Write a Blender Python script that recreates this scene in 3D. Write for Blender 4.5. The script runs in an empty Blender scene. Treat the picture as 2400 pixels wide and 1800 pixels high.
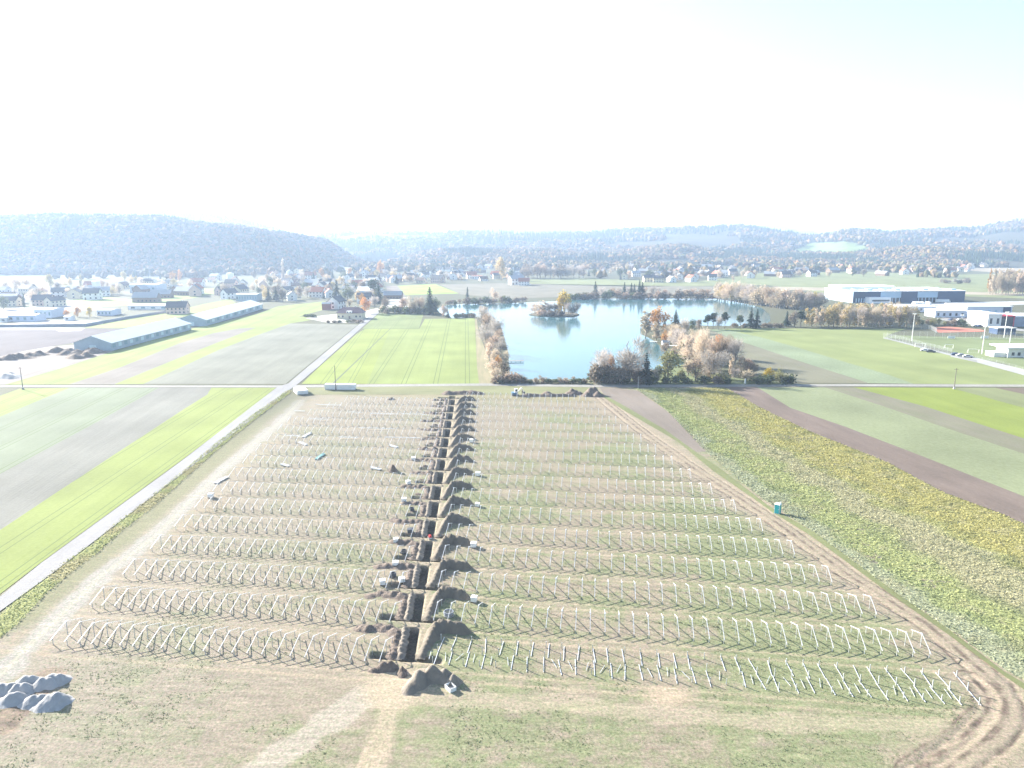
import bpy, bmesh, math, random
import numpy as np
from mathutils import Vector, Matrix
random.seed(7); rng = np.random.default_rng(7)
R = math.radians
sc = bpy.context.scene
col = sc.collection

# ---------------------------------------------------------------- camera
F, YH, H = 1664.0, 565.0, 57.0            # focal length and horizon in pixels of a 2400 px wide frame, camera height
PIT = math.atan((900 - YH) / F); CP, SP = math.cos(PIT), math.sin(PIT)
cd = bpy.data.cameras.new('camera'); cam = bpy.data.objects.new('camera', cd); col.objects.link(cam)
cd.sensor_fit = 'HORIZONTAL'; cd.sensor_width = 36.0; cd.lens = 36.0 * F / 2400.0
cd.clip_start = 0.5; cd.clip_end = 30000
cam.location = (0, 0, H); cam.rotation_euler = (R(90) - PIT, 0, 0)
sc.camera = cam

# ---------------------------------------------------------------- sky, sun, exposure
SUN_EL, SUN_AZ = R(22.5), math.atan2(-0.80, 0.60)      # azimuth from +Y towards +X
w = bpy.data.worlds.new('World'); sc.world = w; w.use_nodes = True
nt = w.node_tree; bg = nt.nodes['Background']
sky = nt.nodes.new('ShaderNodeTexSky'); sky.sky_type = 'NISHITA'; sky.sun_disc = False
sky.sun_elevation = SUN_EL; sky.sun_rotation = SUN_AZ; sky.air_density = 1.2; sky.dust_density = 1.8; sky.ozone_density = 1.6; sky.altitude = 300
nt.links.new(sky.outputs[0], bg.inputs[0]); bg.inputs[1].default_value = 0.052
sd = bpy.data.lights.new('sun', 'SUN'); sun = bpy.data.objects.new('sun', sd); col.objects.link(sun)
sd.energy = 5.0; sd.angle = R(0.5); sd.color = (1.0, 0.94, 0.84)
sdir = Vector((math.sin(SUN_AZ) * math.cos(SUN_EL), math.cos(SUN_AZ) * math.cos(SUN_EL), math.sin(SUN_EL)))
sun.rotation_euler = sdir.to_track_quat('Z', 'Y').to_euler()
sun.location = (-200, 200, 300)
sc.view_settings.view_transform = 'Standard'; sc.view_settings.look = 'None'
sc.view_settings.exposure = 2.38; sc.view_settings.gamma = 1.0
sc.cycles.volume_bounces = 1
sc.cycles.max_bounces = 6
sc.cycles.transparent_max_bounces = 16

# ---------------------------------------------------------------- surveying helpers
def G(x, y, z=0.0):
    """ground point seen at pixel (x, y) of the 2400x1800 survey photo"""
    u = (x - 1200) / F; v = (900 - y) / F
    d = (u, CP + v * SP, -SP + v * CP); t = (z - H) / d[2]
    return Vector((d[0] * t, d[1] * t, z))
def ppm(y): return (y - YH) / H           # pixels per metre for something standing at row y
def ray_h(x, y, Y):
    u = (x - 1200) / F; v = (900 - y) / F
    return H + (-SP + v * CP) * Y / (CP + v * SP)
A_R = R(7.3)
def SW(u, v, z=0.0, a=A_R):
    return Vector((u * math.cos(a) + v * math.sin(a), -u * math.sin(a) + v * math.cos(a), z))

# ---------------------------------------------------------------- numpy noise
_tab = rng.random((256, 256))
def vnoise(x, y, s):
    x = np.asarray(x) / s + 1000.3; y = np.asarray(y) / s + 1000.7
    xi = np.floor(x).astype(int); yi = np.floor(y).astype(int); fx = x - xi; fy = y - yi
    fx = fx * fx * (3 - 2 * fx); fy = fy * fy * (3 - 2 * fy)
    g = lambda a, b: _tab[a & 255, b & 255]
    return (g(xi, yi) * (1 - fx) + g(xi + 1, yi) * fx) * (1 - fy) + (g(xi, yi + 1) * (1 - fx) + g(xi + 1, yi + 1) * fx) * fy
def fbm(x, y, s, o=4):
    r = 0; a = 1; t = 0
    for i in range(o):
        r = r + a * vnoise(x + 17.1 * i, y + 9.3 * i, s); t += a; a *= .5; s *= .5
    return r / t
def sstep(a, b, x): t = np.clip((x - a) / (b - a), 0, 1); return t * t * (3 - 2 * t)
def pdist(X, Y, pts):
    d = np.full(np.shape(X), 1e9)
    for (ax, ay), (bx, by) in zip(pts[:-1], pts[1:]):
        dx, dy = bx - ax, by - ay; L = dx * dx + dy * dy + 1e-9
        t = np.clip(((X - ax) * dx + (Y - ay) * dy) / L, 0, 1)
        d = np.minimum(d, np.hypot(X - ax - t * dx, Y - ay - t * dy))
    return d
def inpoly(X, Y, pts):
    ins = np.zeros(np.shape(X), bool); n = len(pts)
    for i in range(n):
        x1, y1 = pts[i]; x2, y2 = pts[(i + 1) % n]
        c = ((y1 > Y) != (y2 > Y)) & (X < (x2 - x1) * (Y - y1) / (y2 - y1 + 1e-12) + x1)
        ins ^= c
    return ins

# ---------------------------------------------------------------- materials
def newmat(name):
    m = bpy.data.materials.new(name); m.use_nodes = True
    return m, m.node_tree.nodes, m.node_tree.links, m.node_tree.nodes['Principled BSDF']
def pmat(name, c1, c2=None, scale=1.0, rough=0.8, bump=0.0, bscale=None, metal=0.0, world=False, rand=0.0, transl=0.0, spec=0.3, detail=5, stretch=None, angle=0.0, tram=None, contrast=(.32, .68), bdist=0.1):
    m, N, L, P = newmat(name)
    P.inputs['Roughness'].default_value = rough; P.inputs['Metallic'].default_value = metal
    P.inputs['Specular IOR Level'].default_value = spec
    if c2 is None: c2 = tuple(min(1, c * 0.8) for c in c1)
    if world:
        tc = N.new('ShaderNodeNewGeometry'); out = tc.outputs['Position']
    else:
        tc = N.new('ShaderNodeTexCoord'); out = tc.outputs['Object']
    mp = N.new('ShaderNodeMapping'); L.new(out, mp.inputs[0]); mp.inputs['Rotation'].default_value = (0, 0, angle)
    flat = mp
    if stretch:
        mp2 = N.new('ShaderNodeMapping'); L.new(mp.outputs[0], mp2.inputs[0]); mp2.inputs['Scale'].default_value = (1, stretch, 1); mp = mp2
    n = N.new('ShaderNodeTexNoise'); n.inputs['Scale'].default_value = scale; n.inputs['Detail'].default_value = detail; n.inputs['Roughness'].default_value = .62
    L.new(mp.outputs[0], n.inputs[0])
    cr = N.new('ShaderNodeValToRGB'); cr.color_ramp.elements[0].position, cr.color_ramp.elements[1].position = contrast
    cr.color_ramp.elements[0].color = (*c2, 1); cr.color_ramp.elements[1].color = (*c1, 1)
    L.new(n.outputs[0], cr.inputs[0]); c = cr.outputs[0]
    if world:                                # broad damp and dry patches, fine clods
        nw = N.new('ShaderNodeTexNoise'); nw.inputs['Scale'].default_value = .035; nw.inputs['Detail'].default_value = 5; L.new(out, nw.inputs[0])
        nf = N.new('ShaderNodeTexNoise'); nf.inputs['Scale'].default_value = 1.3; nf.inputs['Detail'].default_value = 5; nf.inputs['Roughness'].default_value = .9; L.new(out, nf.inputs[0])
        ad = N.new('ShaderNodeMath'); ad.operation = 'ADD'; L.new(nw.outputs[0], ad.inputs[0]); L.new(nf.outputs[0], ad.inputs[1])
        mrw = N.new('ShaderNodeMapRange'); L.new(ad.outputs[0], mrw.inputs[0]); mrw.inputs[1].default_value = .7; mrw.inputs[2].default_value = 1.3; mrw.inputs[3].default_value = .78; mrw.inputs[4].default_value = 1.2
        vw = N.new('ShaderNodeVectorMath'); vw.operation = 'SCALE'; L.new(c, vw.inputs[0]); L.new(mrw.outputs[0], vw.inputs['Scale']); c = vw.outputs[0]
    if tram:                                 # wheel lines pressed into a crop
        per, wdt, tc_ = tram
        sx = N.new('ShaderNodeSeparateXYZ'); L.new(flat.outputs[0], sx.inputs[0])
        md = N.new('ShaderNodeMath'); md.operation = 'PINGPONG'; L.new(sx.outputs[0], md.inputs[0]); md.inputs[1].default_value = per / 2
        sb = N.new('ShaderNodeMath'); sb.operation = 'SUBTRACT'; L.new(md.outputs[0], sb.inputs[0]); sb.inputs[1].default_value = 0.9
        ab = N.new('ShaderNodeMath'); ab.operation = 'ABSOLUTE'; L.new(sb.outputs[0], ab.inputs[0])
        lt = N.new('ShaderNodeMath'); lt.operation = 'LESS_THAN'; L.new(ab.outputs[0], lt.inputs[0]); lt.inputs[1].default_value = wdt
        mf = N.new('ShaderNodeMath'); mf.operation = 'MULTIPLY'; L.new(lt.outputs[0], mf.inputs[0]); mf.inputs[1].default_value = .9
        mx = N.new('ShaderNodeMix'); mx.data_type = 'RGBA'; L.new(mf.outputs[0], mx.inputs[0]); L.new(c, mx.inputs[6]); mx.inputs[7].default_value = (*tc_, 1); c = mx.outputs[2]
    if rand:
        oi = N.new('ShaderNodeObjectInfo'); hs = N.new('ShaderNodeHueSaturation')
        mr = N.new('ShaderNodeMapRange'); L.new(oi.outputs['Random'], mr.inputs[0]); mr.inputs[3].default_value = 1 - rand; mr.inputs[4].default_value = 1 + rand
        L.new(mr.outputs[0], hs.inputs['Value'])
        mr2 = N.new('ShaderNodeMapRange'); L.new(oi.outputs['Random'], mr2.inputs[0]); mr2.inputs[3].default_value = .5 + rand * .06; mr2.inputs[4].default_value = .5 - rand * .06
        L.new(mr2.outputs[0], hs.inputs['Hue']); L.new(c, hs.inputs['Color']); c = hs.outputs[0]
    L.new(c, P.inputs['Base Color'])
    if bump:
        nb = N.new('ShaderNodeTexNoise'); nb.inputs['Scale'].default_value = bscale or scale * 3; nb.inputs['Detail'].default_value = 3
        L.new(mp.outputs[0], nb.inputs[0])
        b = N.new('ShaderNodeBump'); b.inputs['Strength'].default_value = bump; b.inputs['Distance'].default_value = bdist
        L.new(nb.outputs[0], b.inputs['Height']); L.new(b.outputs[0], P.inputs['Normal'])
    if transl:
        t = N.new('ShaderNodeBsdfTranslucent'); L.new(c, t.inputs[0]); ms = N.new('ShaderNodeMixShader'); ms.inputs[0].default_value = transl
        L.new(P.outputs[0], ms.inputs[1]); L.new(t.outputs[0], ms.inputs[2]); L.new(ms.outputs[0], N['Material Output'].inputs[0])
    return m
def vmat(name, attr='col', rough=0.9, scale=1.0, amt=0.35, bump=0.5, bscale=3.0, transl=0.0, bdist=0.15, streak=0):
    """colour comes from a per-vertex colour layer, broken up by procedural noise"""
    m, N, L, P = newmat(name)
    P.inputs['Roughness'].default_value = rough; P.inputs['Specular IOR Level'].default_value = .15
    a = N.new('ShaderNodeAttribute'); a.attribute_name = attr
    g = N.new('ShaderNodeNewGeometry')
    n = N.new('ShaderNodeTexNoise'); n.inputs['Scale'].default_value = scale; n.inputs['Detail'].default_value = 6; n.inputs['Roughness'].default_value = .7
    L.new(g.outputs['Position'], n.inputs[0])
    mr = N.new('ShaderNodeMapRange'); L.new(n.outputs[0], mr.inputs[0]); mr.inputs[1].default_value = .3; mr.inputs[2].default_value = .7
    mr.inputs[3].default_value = 1 - amt; mr.inputs[4].default_value = 1 + amt
    sc_out = mr.outputs[0]
    if streak:                               # faint drilling lines along the rows
        mp = N.new('ShaderNodeMapping'); mp.inputs['Rotation'].default_value = (0, 0, A_R); mp.inputs['Scale'].default_value = (.12, 1.0, 1); L.new(g.outputs['Position'], mp.inputs[0])
        n2_ = N.new('ShaderNodeTexNoise'); n2_.inputs['Scale'].default_value = 1.5; n2_.inputs['Detail'].default_value = 5; n2_.inputs['Roughness'].default_value = .7; L.new(mp.outputs[0], n2_.inputs[0])
        mr2 = N.new('ShaderNodeMapRange'); L.new(n2_.outputs[0], mr2.inputs[0]); mr2.inputs[1].default_value = .3; mr2.inputs[2].default_value = .7; mr2.inputs[3].default_value = 1 - streak; mr2.inputs[4].default_value = 1 + streak
        n3_ = N.new('ShaderNodeTexNoise'); n3_.inputs['Scale'].default_value = 3.2; n3_.inputs['Detail'].default_value = 3; L.new(g.outputs['Position'], n3_.inputs[0])
        mr3 = N.new('ShaderNodeMapRange'); L.new(n3_.outputs[0], mr3.inputs[0]); mr3.inputs[1].default_value = .35; mr3.inputs[2].default_value = .65; mr3.inputs[3].default_value = 1 - streak; mr3.inputs[4].default_value = 1 + streak
        m1 = N.new('ShaderNodeMath'); m1.operation = 'MULTIPLY'; L.new(sc_out, m1.inputs[0]); L.new(mr2.outputs[0], m1.inputs[1])
        m2 = N.new('ShaderNodeMath'); m2.operation = 'MULTIPLY'; L.new(m1.outputs[0], m2.inputs[0]); L.new(mr3.outputs[0], m2.inputs[1]); sc_out = m2.outputs[0]
    vm = N.new('ShaderNodeVectorMath'); vm.operation = 'SCALE'; L.new(a.outputs['Color'], vm.inputs[0]); L.new(sc_out, vm.inputs['Scale'])
    c = vm.outputs[0]
    if streak:                               # fine speckle of seedlings and clods
        n4_ = N.new('ShaderNodeTexNoise'); n4_.inputs['Scale'].default_value = 2.1; n4_.inputs['Detail'].default_value = 6; n4_.inputs['Roughness'].default_value = .8; L.new(g.outputs['Position'], n4_.inputs[0])
        cr = N.new('ShaderNodeValToRGB'); cr.color_ramp.elements[0].position = .42; cr.color_ramp.elements[1].position = .58
        cr.color_ramp.elements[0].color = (.80, .90, .76, 1); cr.color_ramp.elements[1].color = (1.12, 1.05, 1.04, 1); L.new(n4_.outputs[0], cr.inputs[0])
        vm2 = N.new('ShaderNodeVectorMath'); vm2.operation = 'MULTIPLY'; L.new(c, vm2.inputs[0]); L.new(cr.outputs[0], vm2.inputs[1]); c = vm2.outputs[0]
    L.new(c, P.inputs['Base Color'])
    if bump:
        nb = N.new('ShaderNodeTexNoise'); nb.inputs['Scale'].default_value = bscale; nb.inputs['Detail'].default_value = 4
        L.new(g.outputs['Position'], nb.inputs[0])
        b = N.new('ShaderNodeBump'); b.inputs['Strength'].default_value = bump; b.inputs['Distance'].default_value = bdist
        L.new(nb.outputs[0], b.inputs['Height']); L.new(b.outputs[0], P.inputs['Normal'])
    if transl:
        t = N.new('ShaderNodeBsdfTranslucent'); L.new(c, t.inputs[0]); ms = N.new('ShaderNodeMixShader'); ms.inputs[0].default_value = transl
        L.new(P.outputs[0], ms.inputs[1]); L.new(t.outputs[0], ms.inputs[2]); L.new(ms.outputs[0], N['Material Output'].inputs[0])
    return m

# ---------------------------------------------------------------- mesh helpers
def link(o, parent=None):
    col.objects.link(o)
    if parent: o.parent = parent
    return o
def tag(o, label=None, cat=None, group=None, kind=None):
    if label: o['label'] = label
    if cat: o['category'] = cat
    if group: o['group'] = group
    if kind: o['kind'] = kind
    return o
def mesh_np(name, V, Fq, mat, colr=None, smooth=False):
    """big mesh from numpy arrays; Fq is (n,k) indices; colr per-vertex rgb"""
    me = bpy.data.meshes.new(name); V = np.asarray(V, np.float32); Fq = np.asarray(Fq, np.int32)
    n, k = Fq.shape
    me.vertices.add(len(V)); me.vertices.foreach_set('co', V.ravel())
    me.loops.add(n * k); me.loops.foreach_set('vertex_index', Fq.ravel())
    me.polygons.add(n); me.polygons.foreach_set('loop_start', np.arange(0, n * k, k, dtype=np.int32))
    try: me.polygons.foreach_set('loop_total', np.full(n, k, np.int32))
    except Exception: pass
    me.update(calc_edges=True)
    if colr is not None:
        a = me.color_attributes.new('col', 'FLOAT_COLOR', 'POINT')
        c = np.ones((len(V), 4), np.float32); c[:, :3] = colr; a.data.foreach_set('color', c.ravel())
    me.polygons.foreach_set('use_smooth', np.full(n, smooth)); me.materials.append(mat)
    return me
def grid_faces(nx, ny):
    i = np.arange(nx - 1)[None, :] + np.arange(ny - 1)[:, None] * nx; i = i.ravel()
    return np.stack([i, i + 1, i + nx + 1, i + nx], 1)
class MB:
    def __init__(s): s.v = []; s.f = []; s.m = []; s.mi = 0
    def add(s, vs, fs):
        o = len(s.v); s.v += [tuple(v) for v in vs]; s.f += [[o + i for i in f] for f in fs]; s.m += [s.mi] * len(fs); return s
    def box(s, x0, x1, y0, y1, z0, z1, M=None):
        vs = [Vector(p) for p in ((x0, y0, z0), (x1, y0, z0), (x1, y1, z0), (x0, y1, z0), (x0, y0, z1), (x1, y0, z1), (x1, y1, z1), (x0, y1, z1))]
        if M: vs = [M @ v for v in vs]
        return s.add(vs, [(0, 3, 2, 1), (4, 5, 6, 7), (0, 1, 5, 4), (1, 2, 6, 5), (2, 3, 7, 6), (3, 0, 4, 7)])
    def beam(s, a, b, wx, wy=None, up=(0, 0, 1)):
        a, b = Vector(a), Vector(b); wy = wy or wx; d = (b - a).normalized(); u = Vector(up)
        if abs(d.dot(u)) > .98: u = Vector((0, 1, 0))
        x = d.cross(u).normalized() * wx / 2; y = x.cross(d).normalized() * wy / 2
        vs = [p + q for p in (a, b) for q in (-x - y, x - y, x + y, -x + y)]
        return s.add(vs, [(0, 1, 2, 3), (7, 6, 5, 4), (0, 4, 5, 1), (1, 5, 6, 2), (2, 6, 7, 3), (3, 7, 4, 0)])
    def tube(s, a, b, r0, r1=None, n=6):
        a, b = Vector(a), Vector(b); r1 = r0 if r1 is None else r1; d = (b - a).normalized()
        u = Vector((0, 0, 1)) if abs(d.z) < .9 else Vector((1, 0, 0)); x = d.cross(u).normalized(); y = d.cross(x)
        vs = [p + (x * math.cos(t) + y * math.sin(t)) * r for p, r in ((a, r0), (b, r1)) for t in [2 * math.pi * i / n for i in range(n)]]
        return s.add(vs, [(i, (i + 1) % n, n + (i + 1) % n, n + i) for i in range(n)] + [list(range(n))[::-1], list(range(n, 2 * n))])
    def prism(s, pts, z0, z1):
        n = len(pts); vs = [(p[0], p[1], z0) for p in pts] + [(p[0], p[1], z1) for p in pts]
        return s.add(vs, [list(range(n))[::-1], list(range(n, 2 * n))] + [(i, (i + 1) % n, n + (i + 1) % n, n + i) for i in range(n)])
    def mesh(s, name, mat, smooth=False):
        me = bpy.data.meshes.new(name); me.from_pydata(s.v, [], s.f)
        for m_ in (mat if isinstance(mat, (list, tuple)) else [mat]): me.materials.append(m_)
        if isinstance(mat, (list, tuple)): me.polygons.foreach_set('material_index', s.m)
        if smooth: me.polygons.foreach_set('use_smooth', [True] * len(me.polygons))
        me.update(); return me
    def build(s, name, mat, parent=None, smooth=False):
        return link(bpy.data.objects.new(name, s.mesh(name, mat, smooth)), parent)
def empty(name, loc, rz=0.0, label=None, cat=None, group=None, sc_=1.0):
    o = bpy.data.objects.new(name, None); link(o); o.location = loc; o.rotation_euler = (0, 0, rz); o.scale = (sc_,) * 3; o.empty_display_size = .3
    return tag(o, label, cat, group)
def copy_tree(o, parent=None):
    c = o.copy(); col.objects.link(c)
    if parent is not None: c.parent = parent
    for ch in list(o.children): copy_tree(ch, c)
    return c
class Proto:
    """first use places the original, later uses place copies"""
    def __init__(s, root): s.root = root; s.used = False
    def place(s, loc, rz=0.0, scale=None, label=None, group=None):
        if not s.used: o = s.root; s.used = True
        else: o = copy_tree(s.root)
        o.location = loc; o.rotation_euler = (0, 0, rz)
        if scale is not None: o.scale = scale if isinstance(scale, (tuple, list)) else (scale,) * 3
        if label: o['label'] = label
        if group: o['group'] = group
        return o
def sheet(name, px, z, mat, world=False, kind='structure'):
    pts = px if world else [G(*p)[:2] for p in px]
    me = bpy.data.meshes.new(name); me.from_pydata([(p[0], p[1], z) for p in pts], [], [list(range(len(pts)))])
    me.update()
    if me.polygons[0].normal.z < 0: me.flip_normals()
    me.materials.append(mat); o = link(bpy.data.objects.new(name, me)); return tag(o, kind=kind)
# ================================================================ GROUND (one sheet to the horizon, trench and ruts modelled in it)
UC = lambda v: -25.6 - 0.1735 * (v - 86.3)            # centre line of the trench, site coordinates
DV = 10.3; K_N = 17
def site(X, Y): c, s = math.cos(A_R), math.sin(A_R); return X * c - Y * s, X * s + Y * c
TR_MAIN = [(0, 1585), (60, 1520), (126, 1459), (235, 1350), (307, 1300), (371, 1250), (443, 1177), (470, 1152), (506, 1116), (557, 1073), (607, 1030), (660, 985), (705, 939)]
TR_A = [(985, 1590), (931, 1598), (865, 1622), (799, 1671), (699, 1740), (620, 1794), (520, 1860)]
TR_B = [(960, 1600), (918, 1664), (892, 1730), (865, 1794), (840, 1860)]
TR_C1 = [(2140, 1810), (2194, 1773), (2262, 1723), (2311, 1671), (2318, 1637), (2302, 1610), (2275, 1590)]
TR_C2 = [(2200, 1810), (2255, 1773), (2329, 1723), (2359, 1682), (2357, 1644), (2336, 1603), (2296, 1569), (2239, 1517), (2171, 1461), (2126, 1434), (2081, 1404), (2000, 1355), (1910, 1290), (1842, 1240), (1734, 1168), (1625, 1097), (1517, 1020), (1463, 978), (1405, 930)]
TR_D = [(1010, 1632), (1100, 1638), (1232, 1645), (1431, 1661), (1600, 1676), (1796, 1691), (1998, 1697), (2197, 1700)]
TR_E = [(0, 1700), (60, 1640), (110, 1590)]
W2 = lambda P: [tuple(G(*p)[:2]) for p in P]
def zone(vals, cuts): return np.concatenate([np.arange(a, b, s) for a, b, s in vals])
up = zone([(-110, -54, .5), (-54, -12, .3), (-12, 66, .36)], 0)     # sheared site coordinate u' = u - UC(v) + UC(86.3)
vv = zone([(44, 78, .4), (78, 130, .3), (130, 262, .42), (262, 300, 3)], 0)
def geo(a, n, q, sgn, s0=4.0):
    r = []; x = a; s = s0
    while abs(x) < 9000: x += sgn * s; s *= q; r.append(x)
    return np.array(r)
up = np.concatenate([geo(up[0], 0, 1.35, -1)[::-1], up, geo(up[-1], 0, 1.35, 1)])
vv = np.concatenate([geo(vv[0], 0, 1.35, -1)[::-1], vv, geo(vv[-1], 0, 1.35, 1)])
UP, VV = np.meshgrid(up, vv)
shear = np.clip(VV, 40, 300)
UU = UP + UC(shear) - UC(86.3)
ca, sa = math.cos(A_R), math.sin(A_R)
GX = UU * ca + VV * sa; GY = -UU * sa + VV * ca
GX = np.clip(GX, -8400, 8400); GY = np.clip(GY, -3000, 8400)
cu = UU - UC(VV)                                       # offset from the trench centre
k_ = np.floor((VV - 86.0) / DV); vl = (VV - 86.0) - k_ * DV          # position within one bay
inT = (VV > 85.4) & (VV < 255)
wob = (fbm(UU, VV, 1.3) - .5) * .6
seg = sstep(0.0, .6, vl) * (1 - sstep(8.2, 8.8, vl))
tw = 0.78 + .12 * wob
depth = seg * (1 - sstep(tw, tw + .4, np.abs(cu + .15))) * 1.5
side = (1 - sstep(.45, .95, np.abs(vl - 1.0))) * (1 - sstep(.5, 1.2, np.abs(cu + .3) - 4.2)) * .75
depth = np.maximum(depth, side) * inT
site_m = sstep(-90, -84, UU) * (1 - sstep(60, 66, UU)) * sstep(40, 50, VV) * (1 - sstep(258, 264, VV))
rough_h = (fbm(UU, VV, 3.2, 3) - .5) * .10 + (fbm(UU * .4, VV * 2.0, 1.2, 2) - .5) * .05
GZ = rough_h * site_m - depth
# colours
def C(*c): return np.array(c)
soil = C(.222, .186, .150); green = C(.172, .182, .108); pale = C(.45, .40, .33); brown = C(.20, .15, .115); dk = C(.085, .065, .055); sand = C(.42, .34, .22)
far = C(.095, .095, .062)
n1 = fbm(UU, VV, 14, 4); n2 = fbm(UU, VV, 3.5, 4); n3 = fbm(UU, VV, 60, 3)
n4 = fbm(UU * .35, VV * 1.6, 1.6, 3)
n5 = fbm(UU, VV, .9, 2)
gmask = sstep(.40, .62, n1 * .38 + n2 * .22 + n4 * .18 + n5 * .22 + .10 * (sstep(-10, 30, UU) * (1 - sstep(200, 250, VV))) + .05 * sstep(78, 60, VV) - .10 * (1 - sstep(0, 16, pdist(GX, GY, W2(TR_C2)))) - .05 * sstep(-20, -60, UU))
colr = soil * (1 - gmask)[..., None] + green * gmask[..., None]
colr = colr * (0.86 + .30 * fbm(UU * .5, VV * 2.5, 1.1, 3))[..., None]
greyer = sstep(-20, -70, UU) * .45
colr = colr * (1 - greyer[..., None]) + C(.235, .205, .178) * greyer[..., None]
def paint(mask, c):
    global colr
    mask = np.clip(mask, 0, 1)[..., None]; colr = colr * (1 - mask) + np.array(c) * mask
topm = sstep(246, 256, VV) * (1 - sstep(262, 268, VV)); paint(topm * .8, C(.22, .19, .12))
# the bare margin along the right and far edges, wheel lines in every aisle
edge = pdist(GX, GY, W2(TR_C2))
near_site = np.abs(VV) < 400
paint((1 - sstep(3.5, 9, edge + n2 * 3)) * near_site * .85, C(.255, .21, .17))
for side_, off in ((1, -.7), (-1, 4.8)):
    aisle = ((VV - (98.95 if side_ > 0 else 97.6) + 5.15) % DV); aisle = np.minimum(aisle, DV - aisle)
    m = (cu > 4) if side_ > 0 else (cu < -4)
    rut = np.minimum(np.abs(aisle - .9), 9) ; rutm = (1 - sstep(.15, .5, rut)) * m * (VV > 80) * (VV < 250) * (edge > 2) * (UU > -100) * (UU < 60)
    paint(rutm * (.25 + .5 * n3), C(.32, .26, .20))
def track(P, wd, c, ruts=None, amt=.9, gauge=.9):
    d = pdist(GX, GY, W2(P)); paint((1 - sstep(wd * .5, wd * .5 + .8, d + (n2 - .5) * 2.2)) * amt, c)
    if ruts is not None:
        for q in ruts: paint((1 - sstep(.08, .34, np.abs(d - q + (n2 - .5) * .5))) * (.25 + .75 * sstep(.35, .6, n4)), dk * 1.4)
    return d
track(TR_D, 2.4, C(.31, .26, .205), None, .5)
track(TR_A, 3.4, C(.30, .262, .228), None, .85); track(TR_B, 1.6, C(.33, .27, .21), None, .7)
d2 = np.hypot(GX - G(930, 1610).x, GY - G(930, 1610).y); paint(1 - sstep(3, 6, d2), C(.33, .27, .21))
dd = np.hypot(GX - G(1560, 1632).x, (GY - G(1560, 1632).y) * 1.6); paint((1 - sstep(2, 5.5, dd + n2 * 2)) * .8, C(.34, .27, .21))
dr = track(TR_C2, 4.5, C(.27, .22, .175), (.15, 1.9), .6)
dr1 = track(TR_C1, 3.2, C(.27, .22, .175), (.1, 1.7), .6)
ml = track(TR_MAIN, 3.0, C(.27, .252, .24), None, .85)
paint((1 - sstep(.1, .5, np.abs(ml - .1))) * .35, C(.40, .36, .28))
track(TR_E, 3.0, C(.24, .18, .14), (.2, .7, 1.2, 1.7), .8)
paint((n2 > .62) * (ml > 2.5) * (ml < 9) * .4 * (UU < -40), C(.26, .2, .15))
hed = pdist(GX, GY, W2([(0, 1453), (163, 1327), (281, 1240), (416, 1131), (597, 979), (680, 918)]))
paint((1 - sstep(4, 7, hed)) * (UU < -60) * .9 * (ml > 2), C(.17, .165, .10))
GZ -= ((1 - sstep(.1, .5, np.abs(dr - 1.9))) + (1 - sstep(.1, .4, np.abs(dr1 - .8)))) * .10 * site_m
# trench soil
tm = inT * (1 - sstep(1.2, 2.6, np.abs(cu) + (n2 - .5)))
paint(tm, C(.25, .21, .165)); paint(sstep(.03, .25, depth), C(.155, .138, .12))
paint(inT * (1 - sstep(.2, .6, np.abs(vl + .0))) * (np.abs(cu) < 5) * .6, C(.36, .29, .2))
# distance: plain mixed farmland
fm = sstep(300, 340, VV) + sstep(-100, -120, UU) + sstep(70, 90, UU)
paint(fm, far)
M_ground = vmat('ground_soil', rough=.95, scale=1.7, amt=.16, bump=.6, bscale=9, bdist=.07, streak=.17)
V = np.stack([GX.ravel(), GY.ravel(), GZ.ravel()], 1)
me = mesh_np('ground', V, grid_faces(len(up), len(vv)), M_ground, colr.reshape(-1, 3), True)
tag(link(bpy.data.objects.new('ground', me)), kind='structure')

# ================================================================ FIELDS, ROADS, WATER (sheets on the ground)
def ang(p, q):                                         # rotation that turns the direction p->q onto +Y
    a, b = G(*p), G(*q); d = b - a; return math.atan2(d.x, d.y)
BG = (.205, .242, .075); BG2 = (.182, .218, .062)
TL = (.10, .13, .05)
def F_(name, px, c1, c2, direction, scale=.25, st=.06, tram=None, z=.06, bump=.3, bscale=2.0):
    m = pmat(name.replace('field', 'crop'), c1, c2, scale, .95, bump, bscale, world=True, stretch=st, angle=direction, tram=tram, spec=.1)
    return sheet(name, px, z, m)
aL = ang((0, 1243), (495, 907)); aR1 = ang((166, 1320), (687, 907))
F_('grain_field', [(0, 1393), (97.6, 1318), (427, 1078), (651, 909), (495.5, 909), (486, 925), (430, 960), (280, 1058), (120, 1163), (0, 1243), (-500, 1560), (-900, 1700), (-300, 1640)], BG, BG2, aR1, tram=(9, .12, TL))
F_('stubble_field', [(0, 1243), (120, 1163), (280, 1058), (430, 960), (486, 925), (495.5, 909), (372.6, 909), (200, 1005), (0, 1111), (-500, 1400), (-500, 1560)], (.182, .18, .158), (.152, .152, .132), aL, bump=.6)
F_('meadow', [(0, 1111), (200, 1005), (372.6, 909), (163, 909), (0, 977), (-500, 1180), (-500, 1400)], (.175, .20, .14), (.155, .18, .12), aL, tram=(12, .15, (.1, .14, .05)))
F_('clover_field', [(0, 977), (163, 909), (47, 911), (0, 928), (-400, 1080), (-500, 1180)], BG, BG2, aL, tram=(9, .12, TL))
aU = ang((336, 900), (600, 788))
F_('ploughed_field', [(336, 900), (669, 900), (760, 825), (839, 761), (681, 758), (600, 787), (513.6, 820), (400, 872)], (.185, .187, .152), (.155, .158, .128), aU, bump=.6)
F_('clover_strip', [(268, 901), (336, 900), (400, 872), (513.6, 820), (600, 787), (681, 758), (719, 752), (755, 744), (700, 742), (600, 768), (466.6, 820)], BG, BG2, aU)
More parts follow.
